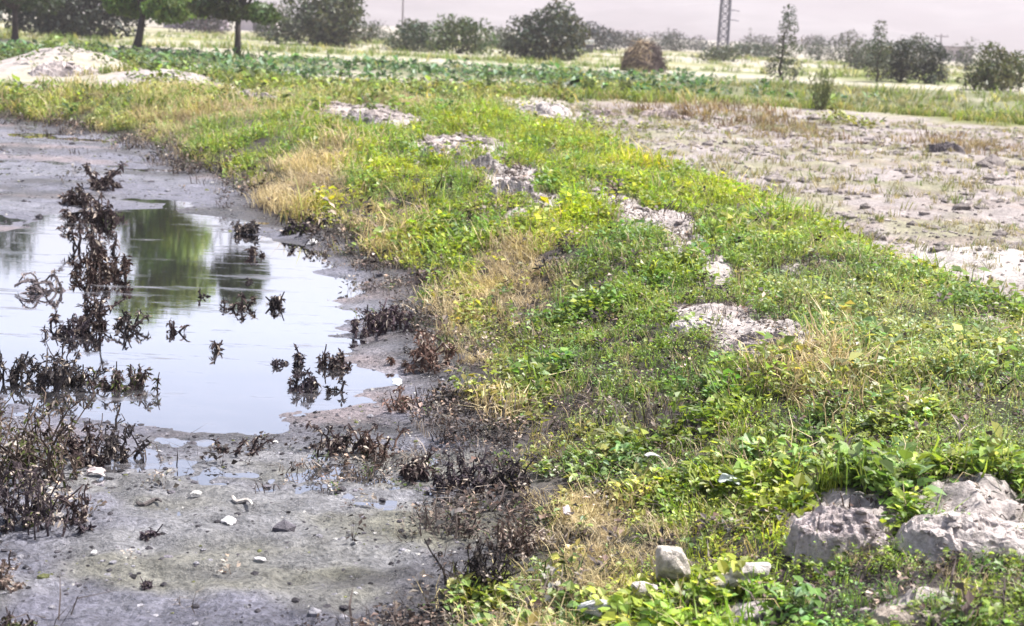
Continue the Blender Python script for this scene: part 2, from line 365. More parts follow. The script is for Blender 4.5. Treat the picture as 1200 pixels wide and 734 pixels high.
# ------------------------------------------------------------------ plant prototypes
def leaf_geo(b, d, L, w, nrm, hi=True, droop=.15):
    d = d / np.linalg.norm(d); s = np.cross(d, nrm); s /= (np.linalg.norm(s) + 1e-9); n = np.cross(s, d)
    dz = np.array([0, 0, -1.0])
    if hi:
        P = [b, b + .3 * L * d + w * s + .35 * w * n, b + .68 * L * d + .8 * w * s + .3 * w * n + dz * droop * L * .35, b + L * d + dz * droop * L,
             b + .68 * L * d - .8 * w * s + .3 * w * n + dz * droop * L * .35, b + .3 * L * d - w * s + .35 * w * n, b + .5 * L * d + dz * droop * L * .2]
        F = [(0, 1, 6), (1, 2, 6), (2, 3, 6), (3, 4, 6), (4, 5, 6), (5, 0, 6)]
    else:
        P = [b, b + .45 * L * d + w * s + .3 * w * n, b + L * d + dz * droop * L, b + .45 * L * d - w * s + .3 * w * n]; F = [(0, 1, 2), (0, 2, 3)]
    return np.array(P), np.array(F)
def proto_weed(g, n=13, h=.10, spread=.07, Ls=(.028, .045), hi=True, white=0.0):
    V, F, C, k = [], [], [], 0
    for i in range(n):
        az = g.uniform(0, 6.283); t = g.uniform(.1, 1); rad = spread * math.sqrt(g.uniform(0, 1)) * (1.1 - .5 * t)
        b = np.array([math.cos(az) * rad * .6, math.sin(az) * rad * .6, h * t]); el = g.uniform(-.2, .9)
        d = np.array([math.cos(az) * math.cos(el), math.sin(az) * math.cos(el), math.sin(el)])
        nr = np.array([g.normal(0, .35), g.normal(0, .35), 1.0]); L = g.uniform(*Ls)
        p, f = leaf_geo(b, d, L, L * g.uniform(.26, .36), nr, hi, g.uniform(0, .3))
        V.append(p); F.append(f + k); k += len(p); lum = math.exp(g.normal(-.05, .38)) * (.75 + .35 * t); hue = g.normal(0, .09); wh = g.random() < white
        C.append(np.tile([lum * (1 + hue), lum, lum * (1 - .5 * hue)] if not wh else [2.0, 1.75, 3.6], (len(p), 1)))  # a few leaves coloured near-white: bright glints painted into the leaf colour
    for i in range(3):    # stems
        az = g.uniform(0, 6.283); q = np.array([math.cos(az), math.sin(az), 0]); e = q * spread * .4 + np.array([0, 0, h * .9]); w = np.array([-q[1], q[0], 0]) * .0016
        V.append(np.array([-w, w, e])); F.append(np.array([[0, 1, 2]]) + k); k += 3; C.append(np.full((3, 3), .8))
    return np.concatenate(V), np.concatenate(F), np.concatenate(C)
def proto_tuft(g, n=11, h=.16, w=.0028, lean=.5, spread=.035, seg=2):
    V, F, C, k = [], [], [], 0
    for i in range(n):
        az = g.uniform(0, 6.283); q = np.array([math.cos(az), math.sin(az), 0]); s = np.array([-q[1], q[0], 0]); sa = g.uniform(-.9, .9); s = s * math.cos(sa) + q * math.sin(sa)
        b = np.array([g.normal(0, spread), g.normal(0, spread), -.01]); L = h * g.uniform(.5, 1.15); le = lean * g.uniform(.1, 1.3)
        m = b + np.array([0, 0, L * .55]) + q * L * le * .3; t = b + np.array([0, 0, L * (1 - .35 * le)]) + q * L * le
        V.append(np.array([b - s * w, b + s * w, m - s * w * .9, m + s * w * .9, t])); F.append(np.array([(0, 1, 3), (0, 3, 2), (2, 3, 4)]) + k); k += 5
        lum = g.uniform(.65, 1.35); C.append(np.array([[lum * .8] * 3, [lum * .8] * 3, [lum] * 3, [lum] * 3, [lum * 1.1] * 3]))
    return np.concatenate(V), np.concatenate(F), np.concatenate(C)
def scatter(mb, protos, P, scale, col, g, tilt=.15):
    n = len(P)
    if n == 0: return
    which = g.integers(0, len(protos), n); yaw = g.uniform(0, 6.283, n)
    tx = g.normal(0, tilt, n); ty = g.normal(0, tilt, n)
    for k, (v, f, c) in enumerate(protos):
        ix = np.where(which == k)[0]
        if len(ix) == 0: continue
        cs, sn = np.cos(yaw[ix])[:, None], np.sin(yaw[ix])[:, None]; s = scale[ix][:, None]
        X = (v[:, 0] * cs - v[:, 1] * sn) * s; Y = (v[:, 0] * sn + v[:, 1] * cs) * s; Z = v[:, 2][None] * s * np.ones_like(X)
        X = X + Z * tx[ix][:, None]; Y = Y + Z * ty[ix][:, None]
        VV = np.stack([X, Y, Z], -1) + P[ix][:, None, :]
        FF = (f[None] + (np.arange(len(ix)) * len(v))[:, None, None]).reshape(-1, 3)
        CC = (c[None] * col[ix][:, None, :]).reshape(-1, 3)
        mb.add(VV.reshape(-1, 3), FF, CC)
def sector(r0, r1, dens, g, half=25):
    n = int(.5 * (r1 * r1 - r0 * r0) * 2 * R(half) * dens); r = np.sqrt(g.uniform(r0 * r0, r1 * r1, n)); a = g.uniform(-R(half), R(half), n)
    return r * np.sin(a), r * np.cos(a)

def bank_vegetation():
    g = np.random.default_rng(21)
    weed, grass, straw = MB(), MB(), MB()
    pw_hi = [proto_weed(g, int(g.integers(11, 16)), g.uniform(.06, .12), .065, white=.06) for _ in range(9)]
    pw_lo = [proto_weed(g, int(g.integers(9, 13)), g.uniform(.06, .12), .065, (.03, .05), False, .06) for _ in range(9)]
    pf = [proto_weed(g, 16, .10, .065, (.013, .025), False, .06) for _ in range(7)]          # fine small-leaved herb
    pg = [proto_tuft(g, 11, .15) for _ in range(8)]
    ps = [proto_tuft(g, 12, .15, .0022, .9, .04) for _ in range(8)]
    for r0, r1, dw, dg, sc in [(2.6, 6, 1000, 360, .66), (6, 10, 590, 250, .85), (10, 16, 260, 150, 1.1), (16, 31, 95, 75, 1.38)]:
        for kind, dens in (('w', dw), ('g', dg)):
            x, y = sector(r0, r1, dens, g, {6: 40, 10: 33, 16: 29}.get(r1, 26))
            z, sp, sw, sf, bare = height(x, y, True)
            st = blobs(x, y, STRAW); ye = blobs(x, y, YELLOW); dk = blobs(x, y, DARK); pl = blobs(x, y, PALE)
            nz = fbm(x, y, 2.3, 101); nz2 = fbm(x, y, .7, 102)
            edge = ss(-.05, .32, -sp + (nz - .5) * .7)
            den = (.45 + .55 * ss(.36, .52, fbm(x, y, 4.0, 103))) * edge * (1 - ss(.28, .52, bare + (nz - .5) * .4)) * (1 - ss(-.15, .15, sf + (nz - .5) * .5)) * (.55 + .6 * ss(.25, .55, nz))
            keep = g.random(len(x)) < den
            x, y, z, sp, st, ye, dk, pl, nz, nz2 = [a[keep] for a in (x, y, z, sp, st, ye, dk, pl, nz, nz2)]
            n = len(x); P = np.stack([x, y, z - .005], -1)
            ye = np.clip(ye + .35 * ss(.5, .75, nz2), 0, 1)
            col = np.zeros((n, 3)); col[:] = (.140, .212, .031)
            def mx(c, w): return col * (1 - w[:, None]) + np.asarray(c) * w[:, None]
            col = mx((.27, .315, .022), ye); col = mx((.08, .135, .04), np.clip(dk, 0, 1) * .8); col = mx((.21, .245, .12), np.clip(pl, 0, 1) * .85)
            col = mx((.31, .25, .13), np.clip(st * .55 + .25 * ss(.6, .0, -sp), 0, .8))
            spn = fbm(x, y, 1.5, 104); spq = fbm(x, y, 2.6, 105); col = mx((.095, .175, .055), .7 * ss(.52, .64, spq)); col *= 1.22 * (.72 + .56 * nz)[:, None] * np.exp(g.normal(0, .18, n))[:, None]
            col[:, 0] *= np.exp(g.normal(0, .12, n)); s = sc * np.exp(g.normal(0, .22, n)) * (.7 + .75 * ss(.35, .68, spn))
            big = ss(13, 5, y)
            if kind == 'w':
                q = g.random(n) * 1.0
                fine = q < np.clip(pl * .9 + .08 + .6 * ss(.5, .4, spn), 0, .95); dry = g.random(n) < np.clip(st * 1.7, 0, .93)
                m = fine & ~dry; scatter(weed, pf, P[m], s[m] * 1.0, col[m], g)
                m = ~fine & ~dry
                scatter(weed, pw_hi if r1 <= 6 else pw_lo, P[m], s[m] * (.85 + .25 * big[m]), col[m], g)
            else:
                scol = np.array((.40, .345, .22)) * np.exp(g.normal(0, .22, n))[:, None]; scol[:, 0] *= 1.03
                w = np.clip(ye * .6, 0, .6)[:, None] * (nz > .5)[:, None]; scol = scol * (1 - w) + np.array((.46, .38, .06)) * w
                dry = g.random(n) < np.clip(st * 1.3 + .22, 0, .97) 
                m = dry; scatter(straw, ps, P[m], s[m] * 1.0, scol[m], g, .3)
                for _p in range(2):
                    m = dry & (st > .22) & (g.random(n) < .9); scatter(straw, ps, P[m] + g.normal(0, .04, (m.sum(), 3)) * [1, 1, 0], s[m] * .9, scol[m] * 1.1, g, .4)
                m = ~dry; gc = col.copy(); gc[:, :] *= 1.1
                scatter(grass, pg, P[m], s[m] * .95, gc[m], g, .25)
    tag(weed.build('weeds', M_leaf), 'low green broadleaf weeds carpeting the pond bank', 'weeds', kind='stuff')
    tag(grass.build('grass', M_grass), 'fine green grass blades among the weeds on the bank', 'grass', kind='stuff')
    tag(straw.build('dry_grass', M_straw), 'straw-coloured dry grass patches on the bank', 'dry grass', kind='stuff')
bank_vegetation()

def margin_vegetation():
    """rotting dark stubble along the water's edge"""
    g = np.random.default_rng(31); mb = MB()
    pd = [proto_tuft(g, 8, .10, .0028, 1.0, .04) for _ in range(4)] + [proto_weed(g, 14, .07, .06, (.014, .032), False) for _ in range(8)]
    for r0, r1, dens, sc in [(3, 7, 420, .85), (7, 12, 260, 1.0), (12, 30, 70, 1.5)]:
        x, y = sector(r0, r1, dens, g, {7: 36, 12: 30}.get(r1, 26)); z, sp, sw, sf, bare = height(x, y, True); nz = fbm(x, y, 1.8, 111)
        wid = .28 + .35 * blob(x, y, 480, 540, 120, 30, .03) + .25 * ss(.4, .6, nz) + .5 * ss(14, 20, y)
        den = ss(wid, wid * .3, sp) * ss(-.6, -.15, sp) * (.25 + .9 * ss(.35, .6, nz))
        den = np.maximum(den, .8 * blob(x, y, 480, 545, 130, 26, .03) * ss(.3, .55, nz))
        den = np.maximum(den, .03 * (sp > 0) * ss(.48, .62, nz) * (sw < .1))
        den = np.maximum(den, .22 * (sp < 0) * (sf < 0) * (y < 16)); k = g.random(len(x)) < den; x, y, z = x[k], y[k], z[k]; n = len(x)
        c = np.array((.062, .049, .045)) * np.exp(g.normal(0, .5, n))[:, None]
        p = g.random(n); c[p < .32] = np.array((.19, .16, .135)) * np.exp(g.normal(0, .4, (p < .32).sum()))[:, None]; c[p > .93] = (.07, .10, .03)
        scatter(mb, pd, np.stack([x, y, z - .005], -1), sc * np.exp(g.normal(-.1, .3, n)), c, g, .35)
    tag(mb.build('rotting_stubble', M_dead), 'dark rotting stubble of dead weeds lining the pond edge', 'dead plants', kind='stuff')
margin_vegetation()

def field_vegetation():
    g = np.random.default_rng(41); mb = MB(); crop = MB()
    pt = [proto_tuft(g, 10, .17, .006, .7, .05) for _ in range(6)]; pw = [proto_weed(g, 9, .12, .09, (.05, .09), False) for _ in range(6)]
    def run(x, y, den, scale, colf, pr, m=mb):
        k = g.random(len(x)) < den; x, y = x[k], y[k]; z = height(x, y); n = len(x); c = colf(x, y, n) * np.exp(g.normal(0, .2, n))[:, None]
        scatter(m, pr, np.stack([x, y, z], -1), scale * np.exp(g.normal(0, .25, n)), c, g, .3)
    # dry field: thin pale growth
    for r0, r1, d, sc in [(8, 16, 65, .45), (16, 34, 27, .65)]:
        x, y = sector(r0, r1, d, g, 27); sp, sw, sf = hparts(x, y); nz = fbm(x, y, 1.1, 121)
        def cf(x, y, n):
            c = np.tile((.20, .205, .125), (n, 1)); q = g.random(n); c[q < .45] = (.27, .235, .17); c[q > .93] = (.10, .16, .03); return c
        run(x, y, (sf > .05) * (.12 + .75 * ss(.45, .62, nz)), sc, cf, pt)
    gr = [(990, 146, 30, 4), (690, 105, 30, 12), (735, 105, 28, 10), (640, 145, 90, 8), (110, 125, 90, 7), (560, 118, 60, 10), (400, 115, 80, 10), (230, 118, 60, 8), (1080, 300, 40, 5)]
    br = [(880, 140, 55, 12), (800, 135, 60, 6), (1140, 170, 60, 7)]
    for r0, r1, d, sc in [(16, 30, 60, 1.1), (30, 50, 16, 1.9)]:
        x, y = sector(r0, r1, d, g, 25); sp, _, sf = hparts(x, y); b1 = blobs(x, y, gr, .2); b2 = blobs(x, y, br, .2)
        run(x, y, b1 * .7 * (sp < -.3), sc * .75, lambda x, y, n: np.where(g.random((n, 1)) < .5, (.11, .15, .035), (.16, .17, .06)), pw)
        run(x, y, b2 * .5, sc * .8, lambda x, y, n: np.where(g.random((n, 1)) < .5, (.15, .10, .075), (.22, .17, .11)), pt)
    # scrubby strip 24-41 m
    x, y = sector(24, 42, 12, g, 25); sp, _, sf = hparts(x, y); nz = fbm(x, y, .5, 122); ba = blobs(x, y, BARE)
    run(x, y, ss(.42, .6, nz) * (sp < -.3) * (sf < 0) * (1 - ss(.2, .5, ba)), 1.7, lambda x, y, n: np.where(g.random((n, 1)) < .35, (.32, .28, .14), (.14, .19, .04)), pt)
    x, y = sector(24, 42, 5, g, 25); sp, _, sf = hparts(x, y); nz = fbm(x, y, .4, 123)
    run(x, y, ss(.45, .6, nz) * (sp < -.3) * (sf < 0), 1.5, lambda x, y, n: np.tile((.085, .125, .035), (n, 1)), pw)
    x, y = sector(33, 64, 5.5, g, 25); nz = fbm(x * .5, y, .3, 127); sp, _, sf = hparts(x, y)
    run(x, y, ss(.40, .58, nz) * ss(-4, 4, x) * (sf < 0) * .9, 1.5, lambda x, y, n: np.where(g.random((n, 1)) < .45, (.27, .25, .16), (.12, .155, .06)), pt)
    # far strips
    x, y = sector(40, 140, 2.0, g, 24); q = y + (fbm(x, y, .06, 73) - .5) * 9 + (fbm(x, y, .02, 75) - .5) * 20
    den = np.zeros(len(x))
    for lo, hi, v in [(40, 63, .45), (63, 70, .06), (70, 83, .8), (83, 92, .08), (92, 112, .8), (112, 124, .1), (124, 140, .6)]: den = np.where((q >= lo) & (q < hi), v, den)
    run(x, y, den * (.1 + .9 * ss(.45, .62, fbm(x * .4, y, .3, 124))), 2.4, lambda x, y, n: np.where(g.random((n, 1)) < .3, (.33, .32, .16), (.15, .21, .06)), pt)
    # leafy crop in rows on the left
    pc = [proto_weed(g, 10, .20, .16, (.16, .26), False) for _ in range(6)]
    rows = np.arange(42, 66, .75); XX = []; YY = []
    for ry in rows:
        xx = np.arange(-32, 20, .5); XX.append(xx + g.normal(0, .1, len(xx))); YY.append(ry + g.normal(0, .08, len(xx)) + .012 * xx)
    x = np.concatenate(XX); y = np.concatenate(YY); nz = fbm(x, y, .22, 125)
    run(x, y, (.35 + .6 * ss(.4, .55, nz)) * ss(14, 0, x) * .9 * (1 - blob(x, y, 70, 80, 80, 14, .4)), 1.0, lambda x, y, n: np.where(g.random((n, 1)) < .4, (.11, .17, .11), (.055, .12, .055)), pc, crop)
    tag(mb.build('field_growth', M_grass), 'patchy low growth over the fields behind the bank', 'field plants', kind='stuff')
    tag(crop.build('crop', M_leaf), 'low bluish green leafy crop planted in rows beyond the bank', 'crop', kind='stuff')
field_vegetation()

# ------------------------------------------------------------------ lumps
def lump_geo(g, sub=2, sx=1, sy=1, sz=.6, rough=.35, facets=9):
    import bmesh
    bm = bmesh.new(); bmesh.ops.create_icosphere(bm, subdivisions=sub, radius=1); v = np.array([a.co[:] for a in bm.verts]); f = np.array([[a.index for a in q.verts] for q in bm.faces]); bm.free()
    o = g.uniform(0, 50, 3)
    for k in range(facets):       # chop with random planes: angular broken look
        n = g.normal(0, 1, 3); n /= np.linalg.norm(n); dd = g.uniform(.55, .85); t = v @ n; v = v - np.maximum(t - dd, 0)[:, None] * n
    d = 1 + rough * (fbm(v[:, 0] + o[0], v[:, 1] + v[:, 2] * .7 + o[1], 2.2, 7) - .5) + rough * .5 * (fbm(v[:, 2] + o[2], v[:, 0] - v[:, 1] * .6, 5, 9) - .5)
    v = v * d[:, None] * [sx, sy, sz]
    return v, f
def ground_crumbs():
    g = np.random.default_rng(51)
    pr = []
    for k in range(8):
        v, f = lump_geo(g, 1, 1, g.uniform(.7, 1), g.uniform(.5, .8), .4, 5); pr.append((v, f, np.ones((len(v), 3))))
    mb = MB(); 
    for r0, r1, d, s0 in [(7, 16, 100, .017), (16, 34, 30, .03), (8, 34, 6, .06)]:
        x, y = sector(r0, r1, d, g, 26); z, sp, sw, sf, ba = height(x, y, True); nz = fbm(x, y, .8, 131)
        k = g.random(len(x)) < (sf > 0) * (.15 + .8 * ss(.4, .6, nz)); x, y, z = x[k], y[k], z[k]; n = len(x)
        scatter(mb, pr, np.stack([x, y, z], -1), s0 * np.exp(g.normal(0, .45, n)), np.array((.24, .21, .20)) * np.exp(g.normal(0, .2, n))[:, None], g)
    x, y = sector(3, 32, 60, g, 25); z, sp, sw, sf, ba = height(x, y, True)
    k = g.random(len(x)) < ss(.25, .6, ba) * (sf < .3); x, y, z = x[k], y[k], z[k]; n = len(x)
    scatter(mb, pr, np.stack([x, y, z], -1), .004 * np.clip(y, 4, 20) * .55 * np.exp(g.normal(0, .5, n)), np.array((.26, .225, .215)) * np.exp(g.normal(0, .2, n))[:, None], g)
    tag(mb.build('soil_crumbs', M_clod), 'small pale crumbs of dry earth over field and bank', 'soil crumbs', kind='stuff')
    mb = MB()
    for r0, r1, dn, s0 in [(3, 9, 880, .007), (9, 24, 170, .010)]:
        x, y = sector(r0, r1, dn, g, 30 if r1 < 10 else 25); z, sp, sw, sf, ba = height(x, y, True); nz = fbm(x * .6, y, 2, 132)
        k = (g.random(len(x)) < (.22 + .6 * ss(.42, .62, nz))) & (sp > .05) & (z > -.004); x, y, z = x[k], y[k], z[k]; n = len(x)
        c = np.array((.06, .056, .065)) * np.exp(g.normal(0, .5, n))[:, None]; q = g.random(n); c[q < .25] = (.22, .215, .24); c[q > .93] = (.13, .14, .06); c[q < .04] = (.4, .39, .38)
        scatter(mb, pr, np.stack([x, y, z - .3 * s0], -1), s0 * np.exp(g.normal(0, .5, n)), c, g)
    tag(mb.build('mud_debris', M_clod), 'scattered dark and pale debris specks on the pond mud', 'debris', kind='stuff')
ground_crumbs()

def clod(name, px, py, w, h, label, cat='earth clod', col=(.44, .39, .37), sub=4, depth=1.0, seed=0, pieces=1, group=None, sink=.12):
    """a broken lump of dried earth; width and height as seen"""
    g = np.random.default_rng(1000 + seed + int(px) * 7 + int(py)); x, y, z = place(px, py); d = y
    sx = w * d / FPX / 2 * 1.15; sz = h * d / FPX * (.36 if d < 9 else .52); sy = max(sx * .5 * depth, sz * .8); mb = MB()
    na, nb = (90, 34) if w > 50 else (64, 20); A, B = np.meshgrid(np.linspace(0, 2 * math.pi, na, endpoint=False), np.linspace(0, 1.12, nb) ** .85, indexing='ij')
    o1 = g.uniform(0, 90, 2); out_ = .72 + .55 * fbm(np.cos(A) * 1.4 + o1[0], np.sin(A) * 1.4 + o1[1], 1.1, 3, 3)
    ux = np.cos(A) * B * out_; uy = np.sin(A) * B * out_; X = ux * sx; Y = uy * sy
    q_ = 1 / max(sx, .1); rel = fbm(ux + o1[0], uy + o1[1], 1.6, 4, 2); cr_ = np.abs(fbm(ux - o1[0], uy * .8 + o1[1], 3.0, 6, 3) - .5)
    Z = sz * ((1 - B ** 2.2) * (.15 + 1.5 * rel) + .8 * (fbm(ux + 5, uy + o1[0], 4.5, 7, 3) - .5) * (B < 1.05) + .55 * (fbm(ux * 1.3 + 9, uy + o1[0], 14, 8, 3) - .5) * (B < 1.05) - .40 * ss(.06, 0, cr_) * (B < .9)) - ss(.85, 1.12, B) * (.35 * sz + .11)
    v = np.stack([X, Y, Z], -1).reshape(-1, 3); i_, j_ = np.meshgrid(np.arange(na), np.arange(nb - 1), indexing='ij'); a_ = i_ * nb + j_; b_ = ((i_ + 1) % na) * nb + j_
    f = np.concatenate([np.stack([a_, a_ + 1, b_ + 1], -1).reshape(-1, 3), np.stack([a_, b_ + 1, b_], -1).reshape(-1, 3)])
    cc = np.asarray(col) * .92 * (0.72 + .5 * fbm(v[:, 0] * q_ + 3, v[:, 1] * q_ + v[:, 2] * q_, 4, 5))[:, None]; mb.add(v, f, cc)
    o = mb.build(name, M_clod, smooth=False)
    for k in range(8 + pieces * 3):      # broken fragments lying on it, part of the lump
        f_ = g.uniform(.04, .14); v2, f2 = lump_geo(g, 1, sx * f_, sx * f_ * g.uniform(.7, 1), min(sx, sz * 2) * f_ * g.uniform(.7, 1.1), .5, 6); a0 = g.uniform(0, 6.283); b0 = g.uniform(.15, .85)
        jx = int(a0 / 6.283 * na) % na; jb = int(b0 * (nb - 1)); p_ = np.array([X[jx, jb], Y[jx, jb], Z[jx, jb]])
        fr_ = mesh_np('fragment', v2 + p_ , f2, np.asarray(col) * .9 * g.uniform(.6, 1.1) * np.ones((len(v2), 3)), M_clod, o)
    o.location = (x, y, z + (.03 if d < 6 else 0)); tag(o, label, cat, group or 'clods of dry earth on the bank'); return o

lilac = (.36, .32, .33); palec = (.52, .47, .45); brownc = (.27, .22, .20)
clod('earth_clod', 517, 190, 62, 30, 'long grey cracked clod at the upper end of the row on the bank', col=lilac, pieces=3)
clod('earth_clod', 562, 203, 70, 34, 'broad two-lobed pale clod touching the rounded boulder-like clod', col=(.46, .42, .40), pieces=3)
clod('earth_clod', 601, 236, 62, 40, 'rounded boulder-like pale clod in the middle of the bank row', col=(.48, .43, .42))
clod('earth_clod', 636, 256, 34, 28, 'dark brown crumbly clod right beside the rounded boulder-like clod', col=brownc, pieces=3)
clod('earth_clod', 700, 246, 40, 24, 'small greyish clod half covered by weeds above the yellow tuft', col=lilac, pieces=2)
clod('earth_clod', 762, 276, 80, 26, 'flat whitish clod spread at the crest of the bank', col=palec, depth=1.4, pieces=3)
clod('earth_clod', 803, 303, 50, 14, 'thin whitish slab of earth just below the flat crest clod', col=palec, depth=1.6)
clod('earth_clod', 842, 346, 34, 30, 'small dark purplish clod on the grassy slope', col=(.20, .165, .17), pieces=2)
clod('earth_clod', 832, 381, 86, 22, 'low pale clod sunk in weeds below the dark purplish one', col=palec, depth=1.5, pieces=2)
clod('earth_clod', 893, 412, 104, 46, 'crumbled pinkish grey clod with dark hollow, mid slope', col=(.42, .36, .35), pieces=5)
clod('earth_clod', 985, 634, 128, 56, 'large angular lilac grey clod in the right foreground', col=(.46, .40, .395), pieces=3, depth=1.2)
clod('earth_clod', 1150, 636, 165, 48, 'wide whitish clod at the right edge of the foreground', col=(.56, .50, .48), pieces=3, depth=1.2)
clod('earth_clod', 425, 152, 70, 34, 'broken grey clod heap at the head of the bank above the straw patch', col=lilac, pieces=5)
clod('earth_clod', 300, 124, 60, 22, 'light crumbling clod left of the grey heap near the crop', col=(.46, .40, .38), pieces=4)
clod('earth_clod', 640, 132, 54, 16, 'flat pale lump at the left end of the far dirt ridge', col=palec, pieces=2, depth=1.5)
clod('earth_clod', 715, 136, 44, 16, 'brownish lump along the far dirt ridge, beside the flat pale one', col=(.33, .27, .25), pieces=3)
clod('earth_clod', 776, 138, 50, 16, 'pinkish lump before the brown weeds on the far ridge', col=(.40, .33, .31), pieces=3)
clod('earth_clod', 1108, 178, 40, 20, 'dark lump with pale rim lying in the dry field at right', col=(.16, .14, .145), pieces=4)
clod('earth_clod', 1165, 388, 46, 22, 'grey clod by the field edge at far right of the slope', col=lilac, pieces=3)
clod('earth_clod', 78, 86, 84, 22, 'whitish dirt mound with a dark hollow at far left', 'dirt mound', col=(.50, .44, .43), pieces=4, depth=1.2, group='dirt mounds by the crop', sink=.35)
clod('earth_clod', 1065, 734, 80, 16, 'flat beige slab at the bottom right edge', col=(.42, .36, .31), depth=1.2)

# pale flat stones and litter
def stone(px, py, w, h, label, col=(.60, .54, .48), front=(.33, .25, .20)):
    g = np.random.default_rng(int(px * 3 + py)); x, y, z = place(px, py); sx = w * y / FPX / 2 * 1.2; sz = h * y / FPX * .75
    v, f = lump_geo(g, 3, sx, sx * .6, sz, .2, 16); v[:, 2] = np.where(v[:, 2] > .62 * sz, .62 * sz + (v[:, 2] - .62 * sz) * .2, v[:, 2])
    o = mesh_np('pale_stone', v, f, np.tile(np.asarray(col) * .9, (len(v), 1)), M_clod); o.location = (x, y, z + .55 * sz + .045); o.rotation_euler = (0, g.uniform(-.25, .05), g.uniform(-.4, .4))
    tag(o, label, 'stone', 'pale stones in the foreground weeds')
stone(784, 692, 52, 44, 'thick pale stone with brown front face in the foreground weeds')
stone(752, 716, 34, 24, 'small rounded white stone just below the thick brown-fronted one', (.66, .60, .57))
stone(846, 706, 46, 20, 'narrow pale stone, left half of the pair near the big lilac clod', (.62, .58, .50))
stone(880, 694, 50, 22, 'narrow whitish stone, right half of the pair near the big lilac clod', (.60, .55, .52))
stone(700, 734, 44, 18, 'bluish white stone on the bottom edge of the picture', (.60, .60, .62))
def scrap(px, py, w, h, label, col=(.75, .73, .72), name='plastic_scrap', cat='litter', lift=.0, yaw=0.0, curl=.5):
    g = np.random.default_rng(int(px * 5 + py)); x, y, z = place(px, py); z = max(z, .0); sx = .72 * w * y / FPX; sy = max(h * y / FPX * 1.3, sx * .4); n = 9; col = np.asarray(col) * .48
    u, vv = np.meshgrid(np.linspace(-.5, .5, n), np.linspace(-.5, .5, n), indexing='ij')
    ed = (1 - .35 * (u * u + vv * vv) * 2) * (1 + 1.0 * (fbm(u * 3, vv * 3, 1.5, px) - .5))
    zz = curl * sx * (.35 * (fbm(u + px, vv, 4, 3) - .3) + .25 * (1 - 4 * u * u))
    top = np.stack([u * sx * ed, vv * sy * ed, zz], -1).reshape(-1, 3); bot = top - [0, 0, .0025]
    i, j = np.meshgrid(np.arange(n - 1), np.arange(n - 1), indexing='ij'); a = (i * n + j).ravel()
    f = np.concatenate([np.stack([a, a + n, a + n + 1], -1), np.stack([a, a + n + 1, a + 1], -1)]); fb = f[:, ::-1] + n * n
    rim = list(range(0, n)) + [k * n + n - 1 for k in range(1, n)] + [(n - 1) * n + k for k in range(n - 2, -1, -1)] + [k * n for k in range(n - 2, 0, -1)]
    fr = []
    for k in range(len(rim)):
        p, q = rim[k], rim[(k + 1) % len(rim)]; fr += [(p, q, q + n * n), (p, q + n * n, p + n * n)]
    V = np.concatenate([top, bot]); o = mesh_np(name, V, np.concatenate([f, fb, np.array(fr)]), np.tile(col, (len(V), 1)), M_plastic)
    o.location = (x, y, z + .012 + lift); o.rotation_euler = (g.uniform(-.15, .35), g.uniform(-.2, .2), yaw); tag(o, label, cat, 'litter around the pond'); return o
scrap(763, 566, 34, 20, 'curled white plastic scrap caught in weeds beside the straw patch', lift=.10)
scrap(852, 592, 44, 24, 'whitish green plastic scrap lying in the weeds', (.60, .68, .62), lift=.08)
scrap(268, 612, 26, 14, 'rounded white plastic scrap on the grey mud', (.72, .70, .72))
scrap(229, 580, 26, 12, 'torn white scrap beside the pale stick on the mud', (.78, .76, .72))
scrap(663, 618, 16, 20, 'small pinkish white scrap at the foot of the straw patch', (.72, .62, .62), lift=.06)
scrap(305, 656, 26, 8, 'flat whitish scrap low on the foreground mud', (.66, .64, .66), curl=.2)
scrap(366, 286, 20, 12, 'white scrap at the pond edge under the rotting weeds', (.75, .74, .75))
scrap(16, 556, 34, 14, 'cream scrap wedged in the dead bush at the left edge', (.66, .60, .52), lift=.12)
scrap(112, 556, 40, 12, 'pinkish strip of plastic lying right of the dead bush', (.70, .60, .60))
scrap(110, 648, 12, 8, 'tiny white scrap on the ochre mud', (.78, .76, .76))
scrap(70, 606, 16, 12, 'small bleached scrap under the dead bush stems', (.62, .56, .54))
scrap(465, 448, 22, 20, 'pale bluish plastic sheet at the water edge under the bank', (.62, .68, .74), curl=.3)
def stick(px, py, w, ang, label, col=(.50, .45, .40)):
    x, y, z = place(px, py); L = w * y / FPX; pts = [np.array([math.cos(ang), math.sin(ang), 0]) * L * t + np.array([0, .02 * math.sin(t * 7), .006 * math.sin(t * 5)]) for t in np.linspace(-.5, .5, 7)]
    v, f = tube(pts, [.006, .008, .009, .009, .008, .007, .004], 6); o = mesh_np('dry_stick', v, f, np.tile(col, (len(v), 1)), M_bark); o.location = (x, y, z + .012); tag(o, label, 'stick')
stick(284, 590, 42, -.75, 'pale bleached stick lying on the mud between white scraps', (.56, .52, .48))
stick(175, 590, 30, .2, 'thin dark twig lying on the mud near the dead bush', (.08, .07, .07))

